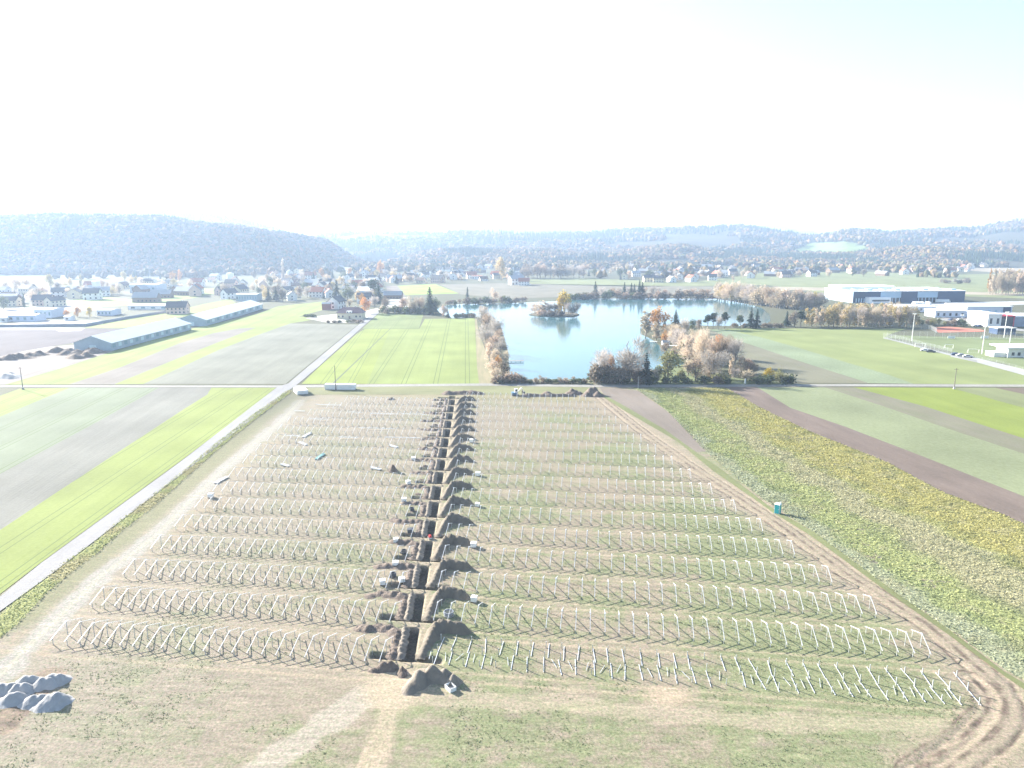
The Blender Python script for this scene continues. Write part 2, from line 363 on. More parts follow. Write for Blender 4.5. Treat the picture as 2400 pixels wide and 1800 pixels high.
F_('fallow_strip', [(163, 901), (268, 901), (466.6, 820), (600, 768), (560, 770), (500, 781), (420, 805), (285, 860)], (.195, .175, .155), (.165, .15, .132), aU)
F_('clover_field', [(11, 902), (163, 901), (285, 860), (420, 805), (500, 781), (560, 770), (600, 768), (700, 742), (755, 727), (763, 706), (651.5, 718), (600, 737), (458, 768), (268.5, 822), (152, 861)], BG, BG2, aU, tram=(16, .2, TL))
F_('bare_earth', [(-400, 905), (11, 902), (152, 861), (268, 822), (250, 812), (200, 806), (120, 812), (60, 822), (0, 836), (-400, 850)], (.26, .23, .21), (.19, .165, .15), aU)
F_('ploughed_field', [(-300, 850), (0, 836), (60, 822), (120, 812), (200, 799), (296, 771), (200, 770), (0, 771), (-400, 771)], (.105, .09, .095), (.085, .075, .08), aU)
F_('clover_field', [(196, 769), (296, 769), (430, 742), (560, 716), (540, 700), (480, 712), (396, 732), (300, 748), (200, 768)], BG, BG2, aU)
F_('meadow', [(130, 708), (240, 694), (330, 704), (420, 690), (470, 676), (540, 675), (500, 690), (380, 712), (200, 722), (0, 740), (0, 728)], (.21, .25, .08), (.18, .22, .06), aU)
F_('ploughed_field', [(-200, 690), (60, 678), (220, 676), (225, 688), (100, 702), (0, 712), (-200, 720)], (.12, .10, .105), (.10, .085, .09), aU)
F_('meadow', [(1830, 634), (2010, 636), (2200, 645), (2400, 640), (2700, 645), (2700, 700), (2400, 700), (2150, 690), (1950, 690), (1800, 668), (1500, 672), (1250, 666), (1210, 655), (1380, 652), (1620, 662)], (.185, .205, .10), (.16, .17, .085), 1.2)
F_('stubble_field', [(2210, 618), (2600, 618), (2600, 632), (2330, 638), (2230, 632)], (.30, .26, .20), (.25, .21, .16), 1.2)
F_('stubble_strip', [(1810, 672), (2010, 676), (2400, 688), (2700, 700), (2700, 708), (2400, 694), (2010, 682), (1830, 680)], (.33, .28, .21), (.25, .22, .17), 1.3, z=.09)
F_('meadow', [(932, 670), (1020, 666), (1076, 688), (1000, 690), (950, 692)], (.25, .34, .07), (.2, .27, .06), .4, z=.08)
F_('ploughed_field', [(905, 670), (932, 670), (952, 695), (915, 698), (908, 690)], (.19, .16, .14), (.16, .14, .12), .2)
F_('ploughed_field', [(1030, 667), (1170, 664), (1400, 668), (1690, 672), (1690, 690), (1400, 694), (1180, 700), (1080, 690)], (.18, .165, .13), (.15, .14, .105), .4)
# right-hand fields
aRR = ang((2213, 1154), (1784, 956))
F_('dark_ploughed_strip', [(1690, 906), (1775, 908), (1852, 956), (1980, 1000), (2168, 1072), (2400, 1164), (2900, 1370), (2900, 1440), (2400, 1228), (2349, 1205), (2213, 1155), (2078, 1083), (1897, 1011), (1784, 957), (1707, 911)], (.165, .13, .11), (.125, .10, .085), aRR, bump=1.0, bscale=4, st=.2)
F_('mint_crop_field', [(1775, 908), (1933, 908), (2078, 955), (2230, 1008), (2400, 1064), (2900, 1230), (2900, 1370), (2400, 1164), (2168, 1072), (1980, 1000), (1852, 956)], (.195, .215, .13), (.16, .182, .10), aRR, scale=.9, st=.7, bump=1.0, bscale=3)
F_('fallow_strip', [(1933, 908), (2001, 908), (2168, 953), (2400, 1028), (2900, 1190), (2900, 1230), (2400, 1064), (2230, 1008), (2078, 955)], (.17, .155, .12), (.14, .145, .09), aRR, st=.15)
F_('clover_field', [(2001, 908), (2227, 909), (2400, 956), (2900, 1090), (2900, 1190), (2400, 1028), (2168, 953)], (.175, .21, .05), (.155, .19, .045), aRR)
F_('meadow', [(2227, 909), (2331, 909), (2400, 924), (2900, 1010), (2900, 1090), (2400, 956)], (.165, .18, .09), (.145, .16, .08), aRR)
F_('ploughed_field', [(2331, 909), (2900, 909), (2900, 1010), (2400, 924)], (.14, .11, .09), (.11, .09, .07), aRR)
aGF = ang((2400, 900), (1900, 800))
F_('wide_meadow', [(2142, 900), (2900, 905), (2900, 860), (2400, 861), (2285, 846), (2188, 823), (2071, 793), (2085, 784), (2126, 770), (1980, 772), (1800, 769), (1690, 771), (1780, 790), (1870, 815), (1985, 850), (2080, 878)], (.195, .222, .095), (.172, .20, .082), aGF, scale=.08)
F_('crop_strip', [(2142, 900), (2080, 878), (1985, 850), (1870, 815), (1780, 790), (1690, 771), (1660, 772), (1745, 803), (1816, 827), (1900, 855), (1980, 880), (2035, 898)], (.21, .245, .165), (.145, .18, .10), aGF, scale=1.2, st=.8, bump=.9, bscale=2)
F_('fallow_field', [(2035, 898), (1980, 880), (1900, 855), (1816, 827), (1745, 803), (1660, 772), (1620, 775), (1640, 800), (1700, 830), (1760, 870), (1800, 897)], (.175, .165, .125), (.15, .15, .10), aGF)
F_('verge_grass', [(1480, 903), (1860, 903), (1860, 897), (1790, 892), (1700, 885), (1620, 850), (1500, 880), (1380, 893)], (.16, .19, .09), (.12, .14, .07), 0, scale=1.5, st=1, z=.07)
# left of the lake
aW = ang((1118, 860), (1112, 745)); aW2 = ang((960, 860), (990, 780))
F_('winter_wheat_field', [(707, 900), (1123, 900), (1118, 860), (1114, 780), (1112.7, 746), (996, 747.5), (982.5, 771), (855, 771), (836, 783), (746, 862)], (.205, .245, .085), (.185, .22, .075), ang((1000, 897), (1040, 752)), tram=(13, .16, (.10, .13, .055)))
F_('wheat_margin', [(707, 900), (860, 900), (915, 771), (855, 771), (836, 783), (746, 862)], (.21, .25, .07), (.19, .225, .06), ang((860, 899), (915, 771)), tram=(11, .14, (.10, .13, .055)), z=.075)
F_('dull_meadow', [(849.5, 770.5), (982, 770.5), (993, 736), (887.5, 735)], (.175, .205, .09), (.15, .185, .075), aW2, tram=(11, .15, (.13, .15, .07)), z=.07)
F_('verge_grass', [(1123, 900), (1175, 900), (1145, 840), (1122, 780), (1117, 746), (1113, 746), (1118, 860)], (.27, .23, .15), (.2, .19, .11), aW, scale=.6)
F_('verge_grass', [(700, 925), (1400, 925), (1400, 908), (1130, 904), (690, 909)], (.20, .20, .11), (.15, .155, .08), R(90), scale=.5, st=.1, z=.05)
F_('bare_strip', [(1406, 908), (1495, 916), (1560, 962), (1645, 1040), (1655, 1058), (1632, 1060), (1560, 1008), (1470, 955), (1415, 925)], (.195, .165, .14), (.165, .142, .12), ang((1640, 1050), (1450, 912)), bump=.6, z=.05)
F_('grass_strip', [(1400, 913), (1415, 925), (1470, 955), (1560, 1008), (1632, 1060), (1690, 1100), (1800, 1185), (1912, 1250), (2100, 1390), (2230, 1480), (2350, 1572), (2900, 1900), (2900, 1960), (2348, 1581), (2223, 1488), (2091, 1396), (1902, 1257), (1806, 1198), (1772, 1173), (1670, 1103), (1590, 1036), (1462, 962), (1408, 927)], (.165, .18, .085), (.14, .152, .075), ang((1800, 1195), (1500, 990)), scale=1.6, st=.4, z=.055, bscale=6)
# roads
sheet('furrow', [(778, 899.5), (783, 899.5), (915.5, 771), (913.5, 771)], .085, pmat('dark_furrow', (.10, .12, .06), (.08, .10, .05), 1, .9, world=True))
M_asph = pmat('pale_asphalt', (.215, .212, .22), (.18, .178, .185), .5, .85, .2, 8, world=True, stretch=.1, angle=aR1)
M_track = pmat('gravel_track', (.26, .25, .23), (.20, .195, .175), .6, .95, .4, 5, world=True)
def road_px(Lp, Rp, name, z, m): return sheet(name, Lp + Rp[::-1], z, m)
e1, e2 = G(0, 1400), G(97.6, 1320); q1, q2 = G(0, 1434), G(181, 1305)
ex = lambda a, b, t: (a + (a - b) * t)
Lw = [ex(e1, e2, 2.5)[:2]] + [G(*p)[:2] for p in [(0, 1400), (97.6, 1320), (427, 1080), (651, 907), (676, 899), (722, 860), (841, 761), (871, 737), (884, 728)]]
Rw = [ex(q1, q2, 1.6)[:2]] + [G(*p)[:2] for p in [(0, 1434), (120, 1347), (448.5, 1095), (687, 908), (700, 899), (746.5, 860), (849.5, 766.5), (887.5, 734), (893, 728)]]
_mb = MB()
for (l0, r0, l1, r1) in zip(Lw[:-1], Rw[:-1], Lw[1:], Rw[1:]): _mb.add([(r0[0], r0[1], .12), (r1[0], r1[1], .12), (l1[0], l1[1], .12), (l0[0], l0[1], .12)], [(0, 1, 2, 3)])
tag(_mb.build('road', M_asph), kind='structure')
0 and sheet('road_verge', [(p[0] - .45, p[1] + .2) for p in Lw[:9]] + [tuple(p) for p in Lw[:9][::-1]], .10, pmat('verge_dark', (.14, .15, .10), (.10, .11, .07), 1.5, .95, .5, 4, world=True), world=True)
sheet('track', [(-400, 903.5), (640, 903.8), (1140, 899), (1400, 902), (2000, 900.5), (2900, 903), (2900, 908.5), (2000, 906), (1400, 908), (1140, 904.5), (700, 908.5), (-400, 908)], .09, M_track)
sheet('concrete_path', [(2228, 832), (2284, 838), (2400, 866), (2700, 930), (2700, 950), (2400, 880), (2290, 850), (2228, 836)], .10, pmat('pale_concrete', (.34, .335, .32), (.28, .275, .265), .5, .8, .1, 3, world=True))
sheet('service_road', [(2070, 793), (2075, 791), (2188, 820), (2290, 845), (2290, 850), (2188, 824)], .11, pmat('grey_gravel', (.26, .26, .25), (.2, .2, .19), .5, .9, .2, 3, world=True))
sheet('service_road', [(2196, 745), (2310, 762), (2400, 772), (2700, 790), (2700, 796), (2400, 777), (2310, 766), (2196, 749)], .11, bpy.data.materials['grey_gravel'])
M_yard = pmat('factory_yard', (.40, .40, .40), (.3, .3, .3), .2, .9, world=True)
sheet('yard', [(2070, 712), (2400, 706), (2500, 712), (2320, 716), (2290, 712), (2240, 722), (2100, 722)], .08, M_yard)
sheet('yard', [(2200, 742), (2320, 742), (2312, 756), (2215, 748)], .08, pmat('brown_yard', (.25, .21, .19), (.2, .17, .15), .2, .9, world=True))
F_('sports_pitch', [(2072, 790), (2120, 796), (2290, 840), (2400, 862), (2900, 880), (2900, 800), (2400, 792), (2180, 789), (2100, 786)], (.17, .20, .10), (.15, .18, .085), 0.0, z=.07)
sheet('running_court', [(2182, 768), (2226, 766), (2300, 773), (2312, 777), (2200, 780)], .12, pmat('red_court', (.50, .17, .11), (.42, .14, .09), .3, .8, world=True))
sheet('farm_road', [(-300, 768), (140, 768), (200, 769), (190, 776), (140, 778), (130, 774), (-300, 773)], .12, M_asph)
sheet('farm_road', [(-300, 732), (0, 724), (100, 718), (180, 716), (240, 722), (240, 728), (100, 730), (0, 744), (-300, 756)], .12, M_asph)
sheet('farmyard', [(0, 762), (30, 758), (90, 750), (250, 752), (240, 760), (190, 762)], .12, pmat('pale_gravel', (.36, .33, .31), (.28, .26, .25), .3, .9, world=True))
sheet('farmyard', [(754, 740), (860, 728), (885, 722), (893, 728), (858, 757), (770, 757), (715, 746)], .10, pmat('farmyard_gravel', (.4, .38, .33), (.3, .29, .24), .3, .9, world=True))
sheet('farmyard', [(905, 700), (960, 696), (960, 722), (900, 726)], .10, bpy.data.materials['farmyard_gravel'])
# lake
m, N, L, P = newmat('lake_water')
P.inputs['Base Color'].default_value = (.035, .11, .12, 1); P.inputs['Roughness'].default_value = .11; P.inputs['IOR'].default_value = 1.333; P.inputs['Specular IOR Level'].default_value = .5
g = N.new('ShaderNodeNewGeometry'); mp = N.new('ShaderNodeMapping'); mp.inputs['Scale'].default_value = (1, .45, 1); L.new(g.outputs['Position'], mp.inputs[0])
n = N.new('ShaderNodeTexNoise'); n.inputs['Scale'].default_value = .9; n.inputs['Detail'].default_value = 4; L.new(mp.outputs[0], n.inputs[0])
b = N.new('ShaderNodeBump'); b.inputs['Strength'].default_value = .25; b.inputs['Distance'].default_value = .05; L.new(n.outputs[0], b.inputs['Height']); L.new(b.outputs[0], P.inputs['Normal'])
M_water = m
LAKE = [(1185, 889), (1370, 889), (1500, 883), (1590, 876), (1612, 858), (1590, 840), (1570, 828), (1548, 812), (1526, 795), (1501, 783), (1500, 770), (1540, 763), (1600, 762), (1680, 764), (1760, 764), (1788, 762), (1806, 753), (1803, 736), (1785, 722), (1765, 716), (1715, 705.5), (1675, 700), (1506, 700), (1390, 700), (1300, 706), (1225, 709), (1200, 711), (1080, 713), (1045, 716), (1020, 726), (1040, 738), (1062, 746), (1115, 742), (1150, 748), (1172, 762), (1182, 790), (1192, 830), (1193, 870)]
sheet('lake', LAKE, .05, M_water)
# straw-coloured hem of reeds along the bank is built with the plants
ISL = [(1240, 738), (1262, 741.5), (1300, 743), (1345, 742), (1358, 738), (1340, 733), (1300, 731), (1255, 733)]
o = MB().prism([tuple(G(*p)[:2]) for p in ISL], -.3, .7).build('island', pmat('bank_soil', (.12, .10, .06), (.08, .07, .05), .3, .95, .5, 1)); tag(o, kind='structure')
# ================================================================ HILLS
TH = lambda px: (px - 1200) / 1697.0
A_top = [(-900, 500), (-400, 495), (0, 497), (120, 490), (300, 494), (380, 497), (515, 510), (600, 521), (655, 534), (710, 554), (765, 575), (812, 592), (840, 606), (880, 612), (940, 600), (990, 588), (1050, 580), (1100, 573), (1200, 577), (1300, 574), (1400, 582), (1500, 577), (1600, 575), (1700, 587), (1800, 592), (1900, 592), (2000, 590), (2080, 582), (2200, 574), (2300, 577), (2400, 580), (2900, 570)]
A_r = [(-900, 1500), (0, 1430), (600, 1480), (840, 1750), (1000, 1900), (1500, 2000), (1900, 2050), (2200, 1900), (2900, 1900)]
A_base = [(-900, 1230), (0, 1200), (600, 1260), (760, 1450), (880, 1560), (1200, 1560), (1500, 1600), (1900, 1650), (2200, 1520), (2900, 1500)]
B_top = [(-900, 480), (0, 488), (300, 487), (380, 498), (500, 512), (600, 524), (660, 538), (700, 553), (780, 548), (860, 542), (950, 547), (1050, 547), (1100, 543), (1200, 544), (1300, 542), (1400, 543), (1500, 545), (1560, 543), (1700, 539), (1760, 536), (1850, 542), (1900, 549), (1930, 546), (1960, 540), (1990, 534), (2050, 538), (2080, 546), (2110, 543), (2200, 539), (2300, 536), (2350, 528), (2400, 520), (2500, 514), (2900, 510)]
C_top = [(-900, 520), (300, 520), (500, 540), (600, 528), (650, 526), (700, 514), (740, 505), (800, 497), (870, 497), (920, 505), (960, 512), (1000, 517), (1050, 516), (1090, 511), (1130, 511), (1200, 518), (1250, 524), (1300, 532), (1350, 540), (1450, 545), (1550, 545), (1620, 538), (1700, 530), (1760, 528), (1810, 530), (1870, 540), (1920, 550), (2900, 545)]
def hill_z(X, Y):
    t = X / np.maximum(Y, 1); px = t * 1697 + 1200
    f = lambda tab: np.interp(px, [a for a, b in tab], [b for a, b in tab])
    hz = lambda py, r: H + (565 - py) * r / 1731.0
    ra, rb0 = f(A_r), f(A_base)
    ha = np.maximum(hz(f(A_top), ra), 8) - 12
    za = ha * np.where(Y < ra, sstep(0, 1, (Y - rb0) / (ra - rb0)), 1 - .75 * sstep(0, 1, (Y - ra) / 500))
    rB = 2900.0
    hb = hz(f(B_top) - 5, rB) - 14
    zb = hb * np.where(Y < rB, sstep(0, 1, (Y - 1750) / (rB - 1750)) ** 1.3, 1 - .8 * sstep(0, 1, (Y - rB) / 900))
    rC = 5000.0
    zc = (hz(f(C_top) - 4, rC)) * np.where(Y < rC, sstep(0, 1, (Y - 3700) / (rC - 3700)), 1 - .5 * sstep(0, 1, (Y - rC) / 1200))
    nz = (fbm(X, Y, 330, 4) - .5)
    z = np.maximum(za, np.maximum(zb, zc)); lo = sstep(2, 30, z)
    return z + lo * nz * 58 * np.where(Y > 3700, 1.6, 1.0) * sstep(0, 40, z) * np.where(Y > 1500, 1, .6) - (1 - sstep(0, 1.2, z)) * 3
tt = np.linspace(-1.35, 1.35, 420); yy = np.concatenate([np.arange(1000, 2300, 16), np.arange(2300, 3900, 32), np.arange(3900, 8300, 90)])
TT, YY = np.meshgrid(tt, yy); XX = TT * YY; ZZ = hill_z(XX, YY)
opn = 0 * sstep(.70, .76, fbm(XX, YY, 260, 3)) * np.where(YY > 1750, 1, .1)
farc = sstep(3600, 4000, YY)
cc = C(.060, .055, .035) * (1 - opn)[..., None] + C(.24, .27, .10) * opn[..., None]
cc = cc * (1 - farc)[..., None] + (C(.06, .075, .05) + (C(.26, .26, .15) - C(.06, .075, .05)) * sstep(.45, .6, fbm(XX, YY, 420, 4))[..., None]) * farc[..., None]
FLD = W2([(1860, 592), (1905, 572), (1990, 570), (2035, 583), (2010, 600), (1880, 596)])     # the pasture on the right-hand slope
px_of = lambda X, Y, Z: (1200 + F * X / (Y * CP - (Z - H) * SP), 900 - F * (Y * SP + (Z - H) * CP) / (Y * CP - (Z - H) * SP))
PX, PY = px_of(XX, YY, ZZ)
past = inpoly(PX, PY, [(1850, 590), (1900, 570), (1990, 566), (2040, 582), (2005, 598), (1870, 594)]) & (YY < 2800)
cc[past] = C(.20, .26, .08)
inx = XX < 8300
me = mesh_np('hills', np.stack([XX.ravel(), YY.ravel(), ZZ.ravel()], 1), grid_faces(len(tt), len(yy)), vmat('hill_ground', scale=.01, amt=.2, bump=0), cc.reshape(-1, 3), True)
tag(link(bpy.data.objects.new('hills', me)), kind='structure')

# ================================================================ FORESTS (far woods that read as one mass)
def ico(sub):
    bm = bmesh.new(); bmesh.ops.create_icosphere(bm, subdivisions=sub, radius=1); v = np.array([x.co[:] for x in bm.verts]); f = np.array([[q.index for q in p.verts] for p in bm.faces]); bm.free(); return v, f
IC1, IC2 = ico(1), ico(2)
def cone():
    n = 6; v = [(0, 0, 1.3)]; 
    for r, z in ((.35, .55), (.6, -.1), (.75, -.8)):
        for i in range(n): a = 2 * math.pi * i / n; v.append((r * math.cos(a), r * math.sin(a), z))
    f = [(0, 1 + i, 1 + (i + 1) % n) for i in range(n)]
    for k in range(2):
        for i in range(n): a, b2 = 1 + k * n + i, 1 + k * n + (i + 1) % n; f += [(a, a + n, b2 + n), (a, b2 + n, b2)]
    return np.array(v, float), np.array(f)
CON = cone()
PAL = np.array([(.15, .095, .05), (.20, .11, .045), (.12, .095, .06), (.10, .095, .04), (.17, .13, .07), (.055, .07, .035), (.13, .10, .075), (.22, .15, .06)])
def forest(name, P, hs, conif, palw, label_kind=True, mat=None, sub=IC1):
    Vs, Fs, Cs = [], [], []; off = 0
    ci = rng.choice(len(PAL), len(P), p=np.array(palw) / sum(palw))
    for (v0, f0), sel, cm in ((sub, ~conif, False), (CON, conif, True)):
        idx = np.where(sel)[0]
        if not len(idx): continue
        n, m_ = len(idx), len(v0)
        jit = 1 + rng.uniform(-.34, .34, (n, m_, 1)) * (0.5 if cm else 1)
        a = rng.uniform(0, 6.28, n); c_, s_ = np.cos(a)[:, None], np.sin(a)[:, None]
        vx = v0[None, :, 0] * c_ - v0[None, :, 1] * s_; vy = v0[None, :, 0] * s_ + v0[None, :, 1] * c_
        v = np.stack([vx, vy, np.broadcast_to(v0[None, :, 2], vx.shape)], 2) * jit
        h = hs[idx][:, None]
        w_ = h * (.26 if cm else .44) * rng.uniform(.8, 1.25, (n, 1))
        v = v * np.stack([w_, w_, h * (.5 if cm else .46) * np.ones_like(w_)], 2)
        v[:, :, 2] += h * .5; v += P[idx][:, None, :]
        c = (np.array([(.035, .055, .032)] * n) if cm else PAL[ci[idx]]) * rng.uniform(.7 if 'side' not in name else .85, 1.35 if 'side' not in name else 1.12, (n, 1))
        c = np.broadcast_to(c[:, None, :], v.shape) * rng.uniform(.85, 1.15, v.shape[:2] + (1,))
        Vs.append(v.reshape(-1, 3)); Cs.append(c.reshape(-1, 3)); Fs.append((f0[None] + (np.arange(n) * m_)[:, None, None]).reshape(-1, 3) + off); off += n * m_
    me = mesh_np(name, np.concatenate(Vs), np.concatenate(Fs), mat, np.concatenate(Cs), False)
    o = link(bpy.data.objects.new(name, me)); return tag(o, cat='forest', kind='stuff')
M_forest = vmat('forest_foliage', scale=.15, amt=.35, bump=0, transl=.08)
nW = 15000; xw, yw = rng.uniform(-.66, .62, nW), 1090 + 720 * rng.random(nW) ** .75; xw = xw * yw
kw = (fbm(xw, yw, 120, 3) + (.14 * sstep(1150, 1600, yw)) > .56) & (hill_z(xw, yw) < 4)
kw &= (yw > 1360) | (xw / yw < -.33) | (fbm(xw + 77, yw, 60, 2) > .68)
xw, yw = xw[kw], yw[kw]

def scatter(n, t0, t1, y0, y1):
    t = rng.uniform(t0, t1, n); y = y0 + (y1 - y0) * rng.random(n); x = t * y; return x, y
for nm, n, t0, t1, y0, y1, h0, h1, pw, thr, lab in (
    ('hillside_forest', 20000, -.95, -.22, 1150, 1700, 9, 14, [2, 1.5, 3, 2, 1, 3, 2, .4], .85, 'hazy autumn forest covering the long steep hill at the left'),
    ('hill_forest', 26000, -.30, .95, 1540, 2300, 9, 15, [3, 2, 3, 2, 3, 1.5, 3, .7], .69, 'mixed autumn woodland on the low hills behind the villages'),
    ('ridge_forest', 12000, -.95, .95, 2250, 3150, 13, 20, [3, 2, 3, 2, 2, 2, 3, .6], .68, 'faint bluish woodland along the skyline ridges')):
    x, y = scatter(n, t0, t1, y0, y1); z = hill_z(x, y)
    d = fbm(x, y, 260, 3); px, py = px_of(x, y, z)
    keep = (z > 1.5) & (d < thr - .04) & ~inpoly(px, py, [(1850, 590), (1900, 570), (1990, 566), (2040, 582), (2005, 598), (1870, 594)])
    if nm == 'hill_forest': keep &= ~((px > 640) & (px < 830) & (fbm(x, y, 90, 2) < .55))
    x, y, z = x[keep], y[keep], z[keep]
    con = fbm(x + 500, y, 150, 3) > (.55 if 'side' not in nm else .55)
    o = forest(nm, np.stack([x, y, z - 1.5], 1), rng.uniform(h0, h1, len(x)), con, pw, mat=M_forest); o['label'] = lab

o = forest('valley_woodland', np.stack([xw, yw, np.maximum(hill_z(xw, yw), 0) - .3], 1), rng.uniform(7, 15, len(xw)), rng.random(len(xw)) < .12, [1, 1, 2, 2, 3, 2, 4, 1.5], mat=M_forest); o['label'] = 'scattered groves and garden trees merging behind the villages'
# ================================================================ PLANTS: tree prototypes
def leaf_cloud(blobs, n, size, flat=.35, seed=0, zsq=1.0):
    """n small leaf-clump faces spread through the volume of several uneven lobes"""
    r = np.random.default_rng(seed); tot = sum(b[3] ** 2 for b in blobs); V = []; 
    for (bx, by, bz, br) in blobs:
        k = max(4, int(n * br ** 2 / tot)); d = r.normal(size=(k, 3)); d /= np.linalg.norm(d, axis=1)[:, None]
        rad = br * (1 - .55 * r.random(k) ** 2.2) * (1 + .12 * np.sin(d[:, 0] * 7 + seed) + .12 * np.sin(d[:, 2] * 9))
        c = np.array([bx, by, bz]) + d * rad[:, None] * np.array([1, 1, zsq])
        a = r.normal(size=(k, 3)); a /= np.linalg.norm(a, axis=1)[:, None]; b = np.cross(a, d + .3 * r.normal(size=(k, 3))); b /= np.linalg.norm(b, axis=1)[:, None]
        s = size * r.uniform(.6, 1.5, (k, 1))
        V.append(np.stack([c - a * s - b * s * .6, c + a * s * .9 - b * s * .5, c + a * s * .7 + b * s * .8, c - a * s * .8 + b * s * .6], 1).reshape(-1, 3))
    V = np.concatenate(V); return V, np.arange(len(V)).reshape(-1, 4)
def branches(mb, base, top, r, n, spread, seed, h, levels=2):
    rr = random.Random(seed)
    def grow(p, d, L, rad, lv):
        q = p + d * L; mb.tube(p, q, rad, rad * .6, 4 if lv else 6)
        if lv >= levels: return
        for i in range(n if lv == 0 else 3):
            t = rr.uniform(.25, 1.0); s = p + d * L * t
            a = rr.uniform(0, 6.28); out = Vector((math.cos(a), math.sin(a), rr.uniform(.35, 1.2))).normalized()
            grow(s, (out * spread + d * .5).normalized(), L * rr.uniform(.30, .46), rad * .5, lv + 1)
    grow(Vector(base), (Vector(top) - Vector(base)).normalized(), (Vector(top) - Vector(base)).length, r, 0)
M_bark = pmat('bark', (.20, .17, .14), (.10, .085, .07), 2, .95, .5, 6)
M_barkp = pmat('pale_bark', (.36, .32, .27), (.2, .17, .14), 2, .95, .5, 6)
def fol(name, c, d=.5): return pmat(name, c, tuple(x * d for x in c), .35, .85, 0, rand=.22, transl=.42, spec=.15, detail=3, contrast=(.35, .65))
FOL = {'orange': fol('orange_foliage', (.58, .32, .11)), 'rust': fol('rust_foliage', (.47, .36, .27)), 'yellow': fol('yellow_foliage', (.60, .45, .07)), 'beige': fol('beige_foliage', (.60, .50, .38), .72),
       'olive': fol('olive_foliage', (.27, .27, .12)), 'green': fol('green_foliage', (.12, .15, .075)), 'conifer': fol('needle_foliage', (.035, .065, .035), .55), 'grey': fol('twig_foliage', (.47, .42, .38), .7), 'brown': fol('brown_foliage', (.27, .22, .17), .6), 'pale': fol('pale_yellow_foliage', (.52, .42, .2), .65)}
WORD = {'orange': 'orange', 'rust': 'rust-brown', 'yellow': 'bright yellow', 'beige': 'beige', 'olive': 'olive-green', 'green': 'dark green', 'conifer': 'dark green', 'grey': 'bare grey', 'brown': 'dark brown', 'pale': 'pale yellow'}
_tp = {}
def tree_mesh(kind, var):
    """unit trees, 10 m tall"""
    seed = var * 31 + hash_s(kind); rr = random.Random(seed)
    tb = MB()
    if kind == 'conifer':
        tb.tube((0, 0, -.3), (0, 0, 9.4), .22, .04, 6); V = []; r = np.random.default_rng(seed)
        lean = r.uniform(-.15, .15, 2)
        for lv in range(15):
            z = .9 + lv * .6; R0 = (2.7 - lv * .17) * r.uniform(.7, 1.2); n = max(6, 15 - lv // 2)
            for i in range(n):
                a = 6.283 * i / n + r.uniform(-.3, .3) + lv; rad = R0 * r.uniform(.5, 1.2); ca_, sa_ = math.cos(a), math.sin(a); wd = .34 * rad + .12
                p0 = np.array([ca_ * .1, sa_ * .1, z + .5]); p1 = np.array([ca_ * rad, sa_ * rad, z - .30 * rad]); t = np.array([-sa_, ca_, 0]) * wd * .5
                V += [p0 - t * .3, (p0 + p1) / 2 - t * 1.2 + [0, 0, .1], p1, (p0 + p1) / 2 + t * 1.2 + [0, 0, .1]]
        V = np.array(V); return tb, V, np.arange(len(V)).reshape(-1, 4)
    if kind == 'round':
        branches(tb, (0, 0, -.3), (rr.uniform(-.3, .3), rr.uniform(-.3, .3), 5.5), .28, 7, 1.0, seed, 10, 1)
        bl = [(rr.uniform(-2.1, 2.1), rr.uniform(-2.1, 2.1), rr.uniform(2.6, 7.6), rr.uniform(1.2, 2.1)) for _ in range(12)] + [(0, 0, 6.0, 2.4), (0, 0, 8.2, 1.5)]
        return (tb,) + leaf_cloud(bl, 900, .25, seed=seed)
    if kind == 'tall':
        branches(tb, (0, 0, -.3), (rr.uniform(-.2, .2), 0, 7), .2, 9, .6, seed, 10, 1)
        bl = [(rr.uniform(-.8, .8), rr.uniform(-.8, .8), 2.2 + i * .9 + rr.uniform(-.3, .3), rr.uniform(.9, 1.35) * (1 - .05 * i)) for i in range(9)]
        return (tb,) + leaf_cloud(bl, 700, .22, seed=seed)
    if kind == 'bare':
        branches(tb, (0, 0, -.3), (rr.uniform(-.4, .4), rr.uniform(-.4, .4), 5.8), .25, 12, .95, seed, 10, 2)
        bl = [(rr.uniform(-2.4, 2.4), rr.uniform(-2.4, 2.4), rr.uniform(2.8, 8.4), rr.uniform(1.1, 1.9)) for _ in range(13)]
        V, Fq = leaf_cloud(bl, 1150, .20, seed=seed)
        # twigs: long thin slivers
        Vq = V.reshape(-1, 4, 3); c = Vq.mean(1); r = np.random.default_rng(seed); d = c - np.array([0, 0, 3.0]); d /= np.linalg.norm(d, axis=1)[:, None]; d += .5 * r.normal(size=d.shape); d /= np.linalg.norm(d, axis=1)[:, None]
        s = np.cross(d, r.normal(size=d.shape)); s /= np.linalg.norm(s, axis=1)[:, None]; L_ = r.uniform(.4, .9, (len(c), 1)); w_ = .05
        V = np.stack([c - d * L_ - s * w_, c + d * L_ - s * w_ * .4, c + d * L_ + s * w_ * .4, c - d * L_ + s * w_], 1).reshape(-1, 3)
        return tb, V, np.arange(len(V)).reshape(-1, 4)
    if kind == 'pine':
        branches(tb, (0, 0, -.3), (rr.uniform(-.8, .8), .2, 7.5), .2, 6, 1.1, seed, 10, 1)
        bl = [(rr.uniform(-1.7, 1.7), rr.uniform(-1.2, 1.2), rr.uniform(3.6, 8.8), rr.uniform(1.1, 1.7)) for _ in range(9)]
        return (tb,) + leaf_cloud(bl, 700, .28, seed=seed, zsq=.65)
    # bush: 10 m nominal height, wide
    for i in range(4): tb.tube((0, 0, -.3), (rr.uniform(-3, 3), rr.uniform(-3, 3), 5), .3, .1, 4)
    bl = [(rr.uniform(-4.0, 4.0), rr.uniform(-4.0, 4.0), rr.uniform(2.5, 5.5), rr.uniform(2.2, 3.6)) for _ in range(8)] + [(0, 0, 5.5, 3.4)]
